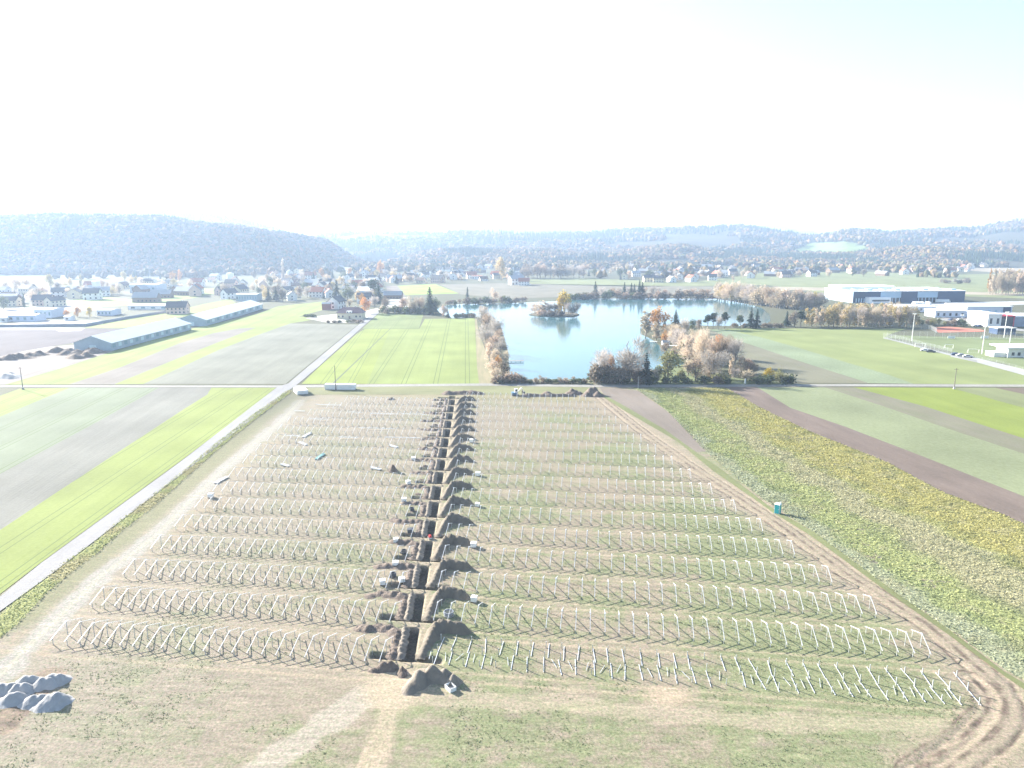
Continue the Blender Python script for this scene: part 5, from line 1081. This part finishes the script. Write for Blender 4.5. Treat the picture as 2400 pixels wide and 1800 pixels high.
def gwalls(mb, L_, W_, z, h_):
    vs = [(-L_ / 2, -W_ / 2, 0), (L_ / 2, -W_ / 2, 0), (L_ / 2, W_ / 2, 0), (-L_ / 2, W_ / 2, 0), (-L_ / 2, -W_ / 2, z), (L_ / 2, -W_ / 2, z), (L_ / 2, W_ / 2, z), (-L_ / 2, W_ / 2, z), (-L_ / 2, 0, z + h_ - .02), (L_ / 2, 0, z + h_ - .02)]
    return mb.add(vs, [(0, 3, 2, 1), (0, 1, 5, 4), (2, 3, 7, 6), (1, 2, 6, 9, 5), (3, 0, 4, 8, 7), (4, 5, 9, 8), (6, 7, 8, 9)])
def house(L_, W_, z, h_, wall, roof, floors=2, name='house'):
    t = empty(name, (0, 0, 0), cat='house' if name == 'house' else 'barn')
    gwalls(MB(), L_, W_, z, h_).build('wall', WALLS[wall], t); rf = gable(MB(), L_, W_, z, h_).build('roof', ROOFS[roof], t)
    if name == 'house': MB().box(L_ * .2, L_ * .2 + .8, .4, 1.1, z + h_ * .5, z + h_ + 1.0).build('chimney', WALLS['grey'], rf)
    for f in range(floors):
        for s in (-1, 1):
            n = max(2, int(L_ / 3.2))
            for i in range(n):
                x = -L_ / 2 + (i + .5) * L_ / n
                if s == -1 and f == 0 and i == 0: continue
                wd = MB().box(x - .6, x + .6, s * W_ / 2 - .05, s * W_ / 2 + .05, .9 + f * 2.8, 2.2 + f * 2.8).build('window', M_dk, t)
        for s in (-1, 1): MB().box(s * L_ / 2 - .05, s * L_ / 2 + .05, -.7, .7, .9 + f * 2.8, 2.2 + f * 2.8).build('window', M_dk, t)
    x = -L_ / 2 + .5 * L_ / max(2, int(L_ / 3.2)); MB().box(x - .55, x + .55, -W_ / 2 - .06, -W_ / 2 + .05, .02, 2.1).build('door', WALLS['wood'], t)
    return Proto(t)
HP = []
for (L_, W_, z, h_, wl, rf, fl) in [(12, 9, 5.6, 3.6, 'white', 'dark', 2), (14, 10, 5.6, 4.2, 'white', 'red', 2), (11, 9, 3.2, 3.8, 'cream', 'brown', 1), (13, 9.5, 5.6, 3.2, 'white', 'grey', 2), (16, 10, 5.8, 4.5, 'pink', 'dark', 2), (12, 9, 3.2, 3.6, 'white', 'brown', 1), (15, 10, 5.8, 3.4, 'cream', 'dark', 2), (20, 11, 4.5, 4.0, 'wood', 'grey', 1)]:
    HP.append((house(L_, W_, z, h_, wl, rf, fl, 'house' if wl != 'wood' else 'barn'), wl, rf))
RW = {'dark': 'dark-roofed', 'red': 'red-roofed', 'grey': 'grey-roofed', 'brown': 'brown-roofed'}
WW = {'white': 'white', 'cream': 'cream', 'pink': 'pinkish', 'wood': 'brown timber'}
placed = []
def put_house(x, y, where, group, which=None, rz=None, s=1.0, label=None, poly=None):
    i = random.randrange(len(HP)) if which is None else which; pr, wl, rf = HP[i]; p = G(x, y)
    if any((p - q).length < 12.5 for q in placed): return False
    placed.append(p)
    o = pr.place(p, random.choice([0, R(90)]) + R(random.uniform(-25, 25)) if rz is None else rz, s * random.uniform(.9, 1.15) if label is None else s, label or f'{WW[wl]} {RW[rf]} {"house" if wl != "wood" else "barn"} {spot(x, y, poly) if poly else ""} {where}', group)
    return True
def village(n, poly, where, group, s=1.0):
    xs = [p[0] for p in poly]; ys = [p[1] for p in poly]; c = 0; tr_ = 0
    while c < n and tr_ < n * 30:
        tr_ += 1; x, y = random.uniform(min(xs), max(xs)), random.uniform(min(ys), max(ys))
        if inpoly(np.array([x]), np.array([y]), poly)[0] and put_house(x, y, where, group, None, None, s, None, poly): c += 1
put_house(103, 716, '', None, 4, R(10), .95, 'large dark-roofed farmhouse beside the column-shaped tree'); put_house(130, 718, '', None, 6, R(70), .95, 'cream gabled farmhouse second from the column-shaped tree')
put_house(418, 735, '', None, 4, R(5), .95, 'steep dark-roofed house standing alone before the second long barn'); put_house(380, 698, '', None, 7, R(5), 1.0, 'brown barn in the green left of the steep dark house')
put_house(345, 708, '', None, 7, R(5), 1.1, 'dark-roofed barn beside the pale sheds on the left'); put_house(240, 694, '', None, 3, R(30), 1.1, 'grey-roofed farmhouse below the pale silo'); put_house(218, 702, '', None, 0, R(10), 1.2, 'white dark-roofed farmhouse just left below the silo')
put_house(562, 692, '', None, 6, R(80), 1.2, 'dark gabled house left of the white-columned hall'); put_house(538, 700, '', None, 0, R(60), 1.1, 'white dark-roofed house behind the second long barn')
put_house(763, 674, '', None, 0, R(10), 1.05, 'big dark-roofed house in the village beside the tall trees'); put_house(790, 723, '', None, 0, R(75), 1.15, 'white farmhouse with dark hipped roof behind the brown-roofed one')
put_house(869, 662, '', None, 0, R(15), 1.1, 'large dark-roofed house in the village at the road bend'); put_house(1210, 667, '', None, 3, R(20), 1.4, 'pale gabled barn at the near edge of the lake village'); put_house(1228, 669, '', None, 1, R(0), 1.0, 'red-roofed house beside the pale gabled barn')
put_house(922, 700, '', None, 7, R(0), .9, 'low dark barn on the grass beyond the road end')
village(34, Z_A, 'of the farm belt below the left hill', 'farmhouses below the left hill'); village(62, Z_B, 'of the village at the end of the road', 'houses in the village at the end of the road')
village(54, [(890, 624), (1230, 622), (1225, 662), (1000, 664), (890, 664)], 'of the village north-west of the lake', 'houses in the village north-west of the lake')
village(64, [(1390, 622), (1800, 626), (1760, 656), (1700, 664), (1550, 664), (1390, 650)], 'of the village north of the lake', 'houses in the village north of the lake')
village(28, [(1800, 628), (2000, 628), (2080, 638), (2060, 652), (1800, 650)], 'of the hamlet north-east of the lake', 'houses in the hamlet north-east of the lake')
village(24, [(2095, 622), (2270, 616), (2290, 640), (2100, 645)], 'of the rightmost hamlet below the hills', 'houses in the rightmost hamlet')
village(6, [(2270, 622), (2320, 620), (2320, 632), (2270, 632)], 'of the rightmost hamlet below the hills', 'houses in the rightmost hamlet')
# cabins along the shore
for i, (x, y, l) in enumerate([(1062, 711, 'first fishing cabin from the west on the far shore'), (1085, 711, 'second fishing cabin from the west on the far shore'), (1128, 709, 'third fishing cabin from the west on the far shore'), (1186, 707, 'fourth fishing cabin from the west on the far shore'), (1222, 706, 'fifth fishing cabin from the west on the far shore'), (1560, 808, 'fishing cabin with pale flat roof at the inlet'), (1848, 720, 'white-roofed cabin among trees east of the lake'), (1900, 726, 'dark cabin among trees near the factory')]):
    s = .42 if i != 5 else .3; put_house(x, y, '', None, [5, 2, 5, 2, 5, 3, 5, 0][i], R(random.uniform(-15, 15)), s, l)
M_silo0 = wm('shaded_blue_wall', (.22, .26, .32), .85, .3)  # bluish shade of the low retaining walls, put into their colour
# the farmhouse on the road
t = empty('farmhouse', (G(793, 748) + G(846, 748)) / 2 + Vector((0, 6, 0)), R(-2), 'wide farmhouse with purple-brown hipped roof beside the road', 'farmhouse')
MB().box(-9.5, 9.5, -5.5, 5.5, 0, 4.6).build('wall', WALLS['cream'], t)
MRf = wm('purple_brown_tiles', (.17, .10, .11), .7, 2)
rf = MB().add([(-10.2, -6.2, 4.4), (10.2, -6.2, 4.4), (10.2, 6.2, 4.4), (-10.2, 6.2, 4.4), (-6, 0, 8.4), (6, 0, 8.4)], [(3, 2, 1, 0), (0, 1, 5, 4), (1, 2, 5), (2, 3, 4, 5), (3, 0, 4)]).build('roof', MRf, t)
MB().box(3, 3.8, .2, .9, 7.4, 9.4).build('chimney', WALLS['white'], rf)
d_ = MB().box(-2, 2, -6.6, -1, 4.603, 6.0); d_.build('dormer', WALLS['white'], rf)
for x in (-8, -5, 5, 8): MB().box(x - .6, x + .6, -5.56, -5.45, 1.2, 2.6).build('window', M_dk, t)
MB().box(-.6, .6, -5.56, -5.45, .02, 2.2).build('door', WALLS['wood'], t)
for x in (-1, 1): MB().box(x - .45, x + .45, -6.66, -6.55, 4.8, 5.7).build('window', M_dk, d_ and rf)
t = empty('shed', G(766, 726), R(5), 'reddish shed at the corner of the long green field', 'shed'); gwalls(MB(), 7, 5, 5.2, 1.2).build('wall', wm('red_timber', (.35, .12, .10), .7, 2), t); gable(MB(), 7, 5, 5.2, 1.2, .3).build('roof', ROOFS['grey'], t)
for (x0, y0, x1, y1, l) in ((-60, 768, 200, 765, 'long low shaded bluish retaining wall along the left field road'), (200, 765, 300, 747, 'slanting low shaded bluish wall above the green triangle'), (300, 747, 396, 732, 'low shaded bluish wall below the long white shed')):
    a_, b_ = G(x0, y0), G(x1, y1); o = MB().box(0, (b_ - a_).length, 0, .5, 0, 1.7); o.box(-.05, (b_ - a_).length + .05, -.06, .56, 1.703, 1.85); o = o.build('retaining_wall', M_silo0); o.location = a_; o.rotation_euler = (0, 0, math.atan2((b_ - a_).y, (b_ - a_).x)); tag(o, l, 'wall')
# silos
for x, y, w_, h_, l in ((228, 689, 18, 30, 'pale tower silo standing between the left farms'), (541, 662, 16, 22, 'distant pale tower silo at the foot of the left hill')):
    s = ppm(y); t = empty('silo', G(x, y), 0, l, 'silo'); M_silo = wm('silo_concrete' + str(x), (.74, .75, .76), .9, .3)
    MB().tube((0, 0, 0), (0, 0, h_ / s), w_ / s / 2, None, 16).build('silo_wall', M_silo, t); MB().tube((0, 0, h_ / s + .003), (0, 0, h_ / s + 1.2), w_ / s / 2 + .2, .5, 16).build('roof', ROOFS['pale'], t)
def longbarn(A, B, W_, ze, hr, label, nwin, name='long_barn', wall=None, roof=None, door=True):
    """A = front corner of the side facing the viewer, B = its far end"""
    a, b = A, B; d = b - a; L_ = d.length; an = math.atan2(d.y, d.x); nrm = Vector((-math.sin(an), math.cos(an), 0)); c = (a + b) / 2 + nrm * W_ / 2; c.z = 0
    t = empty(name, c, an, label, 'barn')
    wl = wall or M_bw; gwalls(MB(), L_, W_, ze, hr).build('wall', wl, t); gable(MB(), L_, W_, ze, hr, .6, .15).build('roof', roof or M_br, t)
    for i in range(nwin):
        x = -L_ / 2 + (i + .5) * L_ / nwin
        MB().box(x - L_ / nwin * .30, x + L_ / nwin * .22, -W_ / 2 - .07, -W_ / 2 + .05, ze * .35, ze * .82).build('window', M_bwin if i % 2 else M_bwin2, t)
    if door:
        MB().box(-L_ / 2 - .07, -L_ / 2 + .05, -1.8, 1.8, .02, 2.9).build('gate', M_bwin, t)
    return t
M_bw = wm('barn_panel', (.36, .45, .50), .85, .4); M_br = wm('barn_roof_sheet', (.56, .585, .61), .92, .15); M_bwin = wm('curtain_pale', (.55, .68, .70), .9, 1); M_bwin2 = wm('curtain_blue', (.22, .33, .38), .9, 1)
longbarn(G(262, 822), G(448, 773), 20, 4.2, 3.6, 'first long bluish livestock barn on the green strip, nearer one', 16)
longbarn(G(484, 764), G(616, 724), 20, 4.2, 3.4, 'second long bluish livestock barn, farther along the green strip', 14)
# sheds left
def shed(x0, x1, y, h_, dep, label, wall, roof, name='shed', rz=0, cat='shed', hr=.6, nwin=4):
    a, b = G(x0, y), G(x1, y); L_ = (b - a).length; t = empty(name, (a + b) / 2 + Vector((0, dep / 2, 0)), rz, label, cat)
    gwalls(MB(), L_, dep, h_, hr).build('wall', wall, t); gable(MB(), L_, dep, h_, hr, .3, .2).build('roof', roof, t)
    for i in range(nwin): x = -L_ / 2 + (i + .5) * L_ / nwin; MB().box(x - L_ / nwin * .2, x + L_ / nwin * .2, -dep / 2 - .06, -dep / 2 + .04, h_ * .3, h_ * .7).build('window' if i else 'gate', M_bwin2 if i else M_dk, t)
    return t
PB = wm('pale_blue_panel', (.55, .62, .72), .9, .3)
shed(18, 84, 754, 4.5, 12, 'low pale flat shed at the left edge by the field road', PB, ROOFS['pale']); shed(82, 122, 745, 6, 16, 'pale blue cubic shed left of the clipped trees', PB, ROOFS['pale'])
shed(228, 262, 740, 4, 14, 'pale lean shed right of the clipped trees', PB, ROOFS['grey']); shed(300, 395, 726, 3.4, 16, 'long low white shed before the steep dark house', WALLS['white'], ROOFS['pale']); shed(305, 368, 687, 9, 24, 'big flat shed with bright white roof below the left hill', PB, ROOFS['pale'])
shed(553, 603, 706, 6.5, 14, 'hall with white columns at the end of the second barn', M_bw, ROOFS['pale'], nwin=8); shed(836, 874, 698, 7, 24, 'wide pale blue barn roof at the road bend village', PB, M_br, hr=3.5); shed(1106, 1130, 655, 5, 12, 'pale village hall by the poplar', WALLS['white'], ROOFS['red'])
for x0, x1, y, l in ((0, 16, 755, 'first'), (150, 165, 752, 'second')): shed(x0, x1, y, 3, 6, f'{l} small white store shed along the field road', WALLS['white'], ROOFS['pale'], nwin=1)
# ---- factory
NAVY = wm('navy_panel', (.045, .075, .14), .9, .1); LB = wm('light_blue_panel', (.42, .56, .68), .92, .1); WH = wm('white_sheet', (.82, .83, .84), .94, .1)
Af, Bf = G(1998, 710), G(2259, 708); Lf = (Bf - Af).length; t = empty('factory_hall', (Af + Bf) / 2, math.atan2((Bf - Af).y, (Bf - Af).x), 'huge factory hall with navy and light blue facade bays', 'factory')
fh = 25.5 / ppm(710); D_ = 52
MB().box(-Lf / 2, Lf / 2, .3, D_, 0, fh).build('wall', LB, t)
X_ = lambda px: -Lf / 2 + (px - 1998) / (2259 - 1998) * Lf
for x0, x1 in ((1998, 2061), (2110, 2147), (2196, 2259)): MB().box(X_(x0), X_(x1), -.4, .297, 0, fh + .5).build('facade_panel', NAVY, t)
for x0, x1 in ((2061, 2110), (2147, 2196)):
    g_2 = MB().box(X_(x0) + .01, X_(x1) - .01, -.0, .297, 0, fh * .45).build('window', M_dk, t)
    for i in range(6): xx = X_(x0) + (i + .5) * (X_(x1) - X_(x0)) / 6; MB().box(xx - .3, xx + .3, -.2, -.003, 0, fh * .44).build('mullion', LB, g_2)
rf = MB().box(-Lf / 2 - .5, Lf / 2 + .5, -.6, D_ + .5, fh + .503, fh + .9); rf.box(X_(2000), X_(2130), 24, D_ - 5, fh + .9, fh + 4.0); rf = rf.build('roof', WH, t)
for i in range(22): MB().box(X_(2005) + i * (Lf - 8) / 22, X_(2005) + i * (Lf - 8) / 22 + 5, 6 + (i % 3) * 9, 9 + (i % 3) * 9, fh + .903, fh + 2.2).build('rooflight', LB if i % 2 else WH, rf)
o_ = MB().box(X_(2026), X_(2073), -9, -.41, 0, fh * .55).build('office_block', WH, t)
MB().box(X_(2030), X_(2070), -9.06, -8.95, fh * .2, fh * .35).build('window', M_dk, o_)
for i in range(5): MB().box(X_(2004) + i * 2.6, X_(2004) + i * 2.6 + 1.2, -.5, -.403, .5, fh * .42).build('window', LB, t)
# hall with white roof
def hall(x0, x1, y, h_px, dep, label, wall, roof, name='hall', nwin=6, side=None, cat='hall'):
    a, b = G(x0, y), G(x1, y + .0); L_ = (b - a).length; h_ = h_px / ppm(y); t = empty(name, (a + b) / 2, 0, label, cat)
    MB().box(-L_ / 2, L_ / 2, 0, dep, 0, h_).build('wall', wall, t); MB().box(-L_ / 2 - .4, L_ / 2 + .4, -.5, dep + .5, h_ + .003, h_ + .6).build('roof', roof, t)
    for i in range(nwin): x = -L_ / 2 + (i + .5) * L_ / nwin; MB().box(x - .8, x + .8, -.06, .05, h_ * .25, h_ * .7).build('window', M_dk if side is None else side, t)
    return t, L_, h_
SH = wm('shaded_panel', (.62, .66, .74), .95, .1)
t, L2, h2 = hall(2264, 2370, 743, 24, 28, 'broad hall with bright white roof right of the tree row', SH, WH, nwin=7, side=LB); MB().box(L2 * .30, L2 * .47, -.12, -.063, h2 * .25, h2 * .98).build('gate', NAVY, t)
hall(2191, 2262, 744, 15, 14, 'lower white annexe left of the broad white hall', SH, WH, nwin=5); hall(2106, 2192, 731, 12, 14, 'long low white workshop before the factory hall', SH, WH, nwin=9)
# club school with red trim
t, L3, h3 = hall(2313, 2345, 766, 29, 22, 'white cubic building with red-edged dark glass wing', WALLS['white'], WH, 'clubhouse_block', 2, cat='building')
M_trim = wm('red_trim', (.55, .05, .08), .9, 1)
w1 = MB().box(L3 / 2 + .003, L3 / 2 + 9, .8, 20, 0, h3 * .82).build('glass_wing', M_dk, t); w2 = MB().box(L3 / 2 + 9.003, L3 / 2 + 30, .8, 20, 0, h3 * .8).build('side_wing', wm('slate_panel', (.28, .33, .42), .9, .2), t)
MB().box(L3 / 2 + .003, L3 / 2 + 9.4, .3, 20.4, h3 * .82 + .003, h3 * .92).build('roof_trim', M_trim, t); MB().box(L3 / 2 + 8.6, L3 / 2 + 9.1, .2, .79, 0, h3 * .82).build('trim_post', M_trim, t)
MB().box(L3 / 2 + 9.403, L3 / 2 + 30, .3, 20.4, h3 * .8 + .003, h3 * .9).build('side_roof', WH, t)
hall(2337, 2380, 784, 14, 8, 'dark low store building below the red-edged wing', NAVY, WALLS['grey'], 'store_building', 2, cat='building')
# pavilion at the frame edge
t = empty('pavilion', G(2392, 838), 0, 'white sports pavilion with wide flat roof at the right edge', 'pavilion'); s_ = ppm(838)
MB().box(-6.5, 12, 0, 9, 0, 4.6).build('wall', WALLS['white'], t); MB().box(-9, 13, -2.5, 11, 4.9, 5.4).build('roof', WH, t); MB().box(-6.0, 11, -.2, 8, 4.603, 4.897).build('clerestory', M_dk, t)
for x in (-8, 0, 8): MB().tube((x, -2, 0), (x, -2, 4.897), .12).build('column', M_white, t)
for x in (-4, -1, 2, 5): MB().box(x - .7, x + .7, -.06, .05, 1.0, 2.6).build('window', M_dk, t)
MB().box(-12.5, -6.51, 1.5, 8, 0, 2.4).build('store_room', WALLS['white'], t)
# ---- sports ground
M_wp = pmat('white_mast_paint', (.80, .80, .76), (.72, .72, .70), 1, .4)
def mast(x, y, yt, label, r_=.22):
    p = G(x, y); h_ = (y - yt) / ppm(y); t = empty('floodlight_mast', p, 0, label, 'floodlight'); MB().tube((0, 0, -.2), (0, 0, h_), r_, r_ * .6, 8).build('mast', M_wp, t)
    MB().beam((-1.1, 0, h_), (1.1, 0, h_), .12).build('crossbar', M_wp, t)
    for q in (-.8, .8): MB().box(q - .3, q + .3, -.25, .1, h_ - .55, h_ - .08).build('floodlight', M_wp, t)
mast(2137, 799, 733, 'leftmost white floodlight mast beyond the wide meadow'); mast(2301, 830, 762, 'white floodlight mast beside the pale path, nearest the meadow'); mast(2353, 791, 729, 'tall white floodlight mast before the red-edged wing'); mast(2366.5, 803, 766, 'shorter white floodlight mast behind the pavilion'); mast(2253, 757, 737, 'small white lamp mast on the brown yard', .12)
M_mesh = pmat('fence_wire', (.42, .44, .43), (.35, .37, .36), 1, .5)
def fence(pts, hgt, label, np_, wires=7, name='wire_fence', vert=True):
    P_ = [G(*p) for p in pts]; t = empty(name, P_[0], 0, label, 'fence'); o_ = P_[0]
    Ls = [(b - a).length for a, b in zip(P_[:-1], P_[1:])]; tot = sum(Ls)
    def at(s):
        for (a, b), l in zip(zip(P_[:-1], P_[1:]), Ls):
            if s <= l + 1e-6: return a + (b - a) * (s / l) - o_
            s -= l
        return P_[-1] - o_
    for i in range(np_ + 1):
        p = at(tot * i / np_); MB().tube(p + Vector((0, 0, -.1)), p + Vector((0, 0, hgt)), .045, None, 6).build('post', M_mesh, t)
    mb = MB()
    for i in range(np_):
        a, b = at(tot * i / np_), at(tot * (i + 1) / np_)
        for k in range(wires): z = Vector((0, 0, .15 + (hgt - .2) * k / (wires - 1))); mb.beam(a + z, b + z, .035)
        if vert:
            for q in range(6): c_ = a + (b - a) * (q + .5) / 6; mb.beam(c_ + Vector((0, 0, .1)), c_ + Vector((0, 0, hgt - .05)), .035)
    mb.build('wire_mesh', M_mesh, t)
fence([(2070, 794), (2110, 802), (2160, 816), (2230, 833)], 3.6, 'tall ball-catching wire fence along the near side of the pitch', 18)
fence([(2078, 792), (2130, 793.5), (2250, 793), (2400, 795), (2500, 797)], 4.2, 'tall wire fence with white posts along the far side of the pitch', 22)
fence([(2128, 769), (2180, 772), (2195, 780)], 3.0, 'short wire fence around the end of the red court', 8)
fence([(2285, 840), (2340, 852), (2400, 868), (2460, 880)], 1.3, 'low white railing beside the pale path', 10, 3, 'railing', False)
def goal(x, y, w_, h_, rz, label):
    o_ = MB()
    for q in (-w_ / 2, w_ / 2): o_.tube((q, 0, 0), (q, 0, h_), .09); o_.tube((q, 0, h_), (q, 1.4, .0), .05)
    o_.beam((-w_ / 2, 0, h_), (w_ / 2, 0, h_), .16); o_.beam((-w_ / 2, 1.4, .05), (w_ / 2, 1.4, .05), .08)
    o = o_.build('football_goal', M_wp); o.location = G(x, y); o.rotation_euler = (0, 0, rz); tag(o, label, 'goal')
goal(2156, 814, 5, 2.2, R(-15), 'small white football goal behind the near fence, left one'); goal(2224, 817, 4, 2.2, R(-15), 'tall framed white goal near the middle of the near fence'); goal(2281, 828, 5, 2.2, R(-15), 'small white football goal nearest the pale path')
for i, x in enumerate((2227, 2305)): o = MB().box(-2.2, 2.2, -.1, .1, .3, 1.7); o.tube((-2, 0, 0), (-2, 0, .3), .08); o.tube((2, 0, 0), (2, 0, .3), .08); o = o.build('advert_board', M_wp); o.location = G(x, 793.5) + Vector((0, -1, 0)); tag(o, ['white board on the far pitch fence, left of the other', 'pale board on the far pitch fence behind the nearest mast'][i], 'board')
# vehicles
def van(x, y, rz, label, c=None, L_=6.5, box_=False, name='parked_van'):
    t = empty(name, G(x, y), rz, label, 'van' if name == 'parked_van' else 'car'); c = c or M_white
    if name == 'parked_car':
        b = MB(); b.box(-2.2, 2.2, -.88, .88, .35, .95); b.add([(-1.5, -.8, .95), (1.2, -.8, .95), (1.2, .8, .95), (-1.5, .8, .95), (-1.0, -.65, 1.5), (.6, -.65, 1.5), (.6, .65, 1.5), (-1.0, .65, 1.5)], [(4, 5, 6, 7), (0, 1, 5, 4), (1, 2, 6, 5), (2, 3, 7, 6), (3, 0, 4, 7)]); b.build('car_body', c, t)
        MB().box(-.9, .6, -.80, .80, 1.0, 1.4).build('window', M_dk, t); wx, wr = 1.4, .33
    else:
        b = MB(); b.box(-L_ / 2, L_ / 2 - 1.6, -1.05, 1.05, .5, 3.0); b.add([(L_ / 2 - 1.6, -1, .5), (L_ / 2, -1, .5), (L_ / 2, 1, .5), (L_ / 2 - 1.6, 1, .5), (L_ / 2 - 1.6, -1, 2.4), (L_ / 2 - .6, -1, 2.3), (L_ / 2 - .6, 1, 2.3), (L_ / 2 - 1.6, 1, 2.4)], [(0, 1, 5, 4), (1, 2, 6, 5), (2, 3, 7, 6), (4, 5, 6, 7)]); b.build('van_body', c, t)
        MB().box(L_ / 2 - 1.4, L_ / 2 - .7, -1.02, 1.02, 1.5, 2.1).build('window', M_dk, t); wx, wr = L_ / 2 - 1.2, .42
    for sx in (-1, 1):
        for sy in (-1, 1): MB().tube((sx * wx, sy * .75, wr), (sx * wx, sy * .98, wr), wr, None, 12).build('wheel', M_cabled, t)
for i, x in enumerate((2143, 2151, 2160, 2174)): van(x, 715, R(90 + 4 * i), ['first', 'second', 'third', 'fourth, slightly apart'][i] + ' in the row of white vans before the factory')
van(2210, 709, R(5), 'long white lorry at the factory loading dock', None, 14); van(2168, 823, R(-20), 'white car parked at the near pitch fence', None, 4.4, name='parked_car')
van(2181, 826, R(-25), 'black car parked right behind a white one at the pitch', M_cabled, name='parked_car'); van(2240, 833, R(-15), 'dark blue car parked at the pitch fence corner', NAVY, name='parked_car'); van(2252, 835, R(-10), 'grey car parked at the pitch fence corner', M_post, name='parked_car')
van(2268, 838, R(-20), 'silver car nearest the pale path end', WALLS['grey'], name='parked_car')
for i, (x, y, cc_) in enumerate([(2230, 751, 'NAVY'), (2248, 752, 'W'), (2285, 765, 'W'), (2296, 766, 'N')]): van(x, y, R(10), ['dark car on the yard before the white hall', 'white car on the yard before the white hall', 'white car on the service road by the red court', 'dark car on the service road by the red court'][i], NAVY if cc_[0] == 'N' else M_white, name='parked_car')
# jetties
M_jet = pmat('jetty_wood', (.30, .26, .22), (.2, .17, .14), 3, .9)
def jetty(x, y, L_, rz, label, mat=M_jet, w_=1.6):
    b = MB().box(0, L_, -w_ / 2, w_ / 2, .55, .7)
    for q in range(4): b.tube((L_ * (q + .3) / 4, -w_ / 2 + .1, -.3), (L_ * (q + .3) / 4, -w_ / 2 + .1, .55), .09); b.tube((L_ * (q + .3) / 4, w_ / 2 - .1, -.3), (L_ * (q + .3) / 4, w_ / 2 - .1, .55), .09)
    o = b.build('jetty', mat); o.location = G(x, y); o.rotation_euler = (0, 0, rz); tag(o, label, 'jetty')
jetty(1184, 849, 9, R(5), 'dark wooden jetty reaching from the western tree belt'); jetty(1557, 813, 8, R(10), 'white jetty at the inlet beside the fishing cabin', M_white); jetty(1540, 803, 4, R(160), 'small white landing stage at the tip of the peninsula', M_white); jetty(1672, 704, 9, R(-160), 'pale jetty at the far shore bend', M_white)
# ================================================================ HAZE
mb = MB().box(-8700, 8700, -3300, 8700, -12, 620); hz = mb.v
m, N, L, P = newmat('haze_air'); N.remove(P); pv = N.new('ShaderNodeVolumePrincipled'); pv.inputs['Color'].default_value = (.56, .73, 1, 1); pv.inputs['Density'].default_value = 1.9e-4; pv.inputs['Anisotropy'].default_value = .32
L.new(pv.outputs[0], N['Material Output'].inputs['Volume'])
o = mb.build('haze', m); tag(o, 'thin bright haze filling the whole valley', 'haze', None, 'stuff')
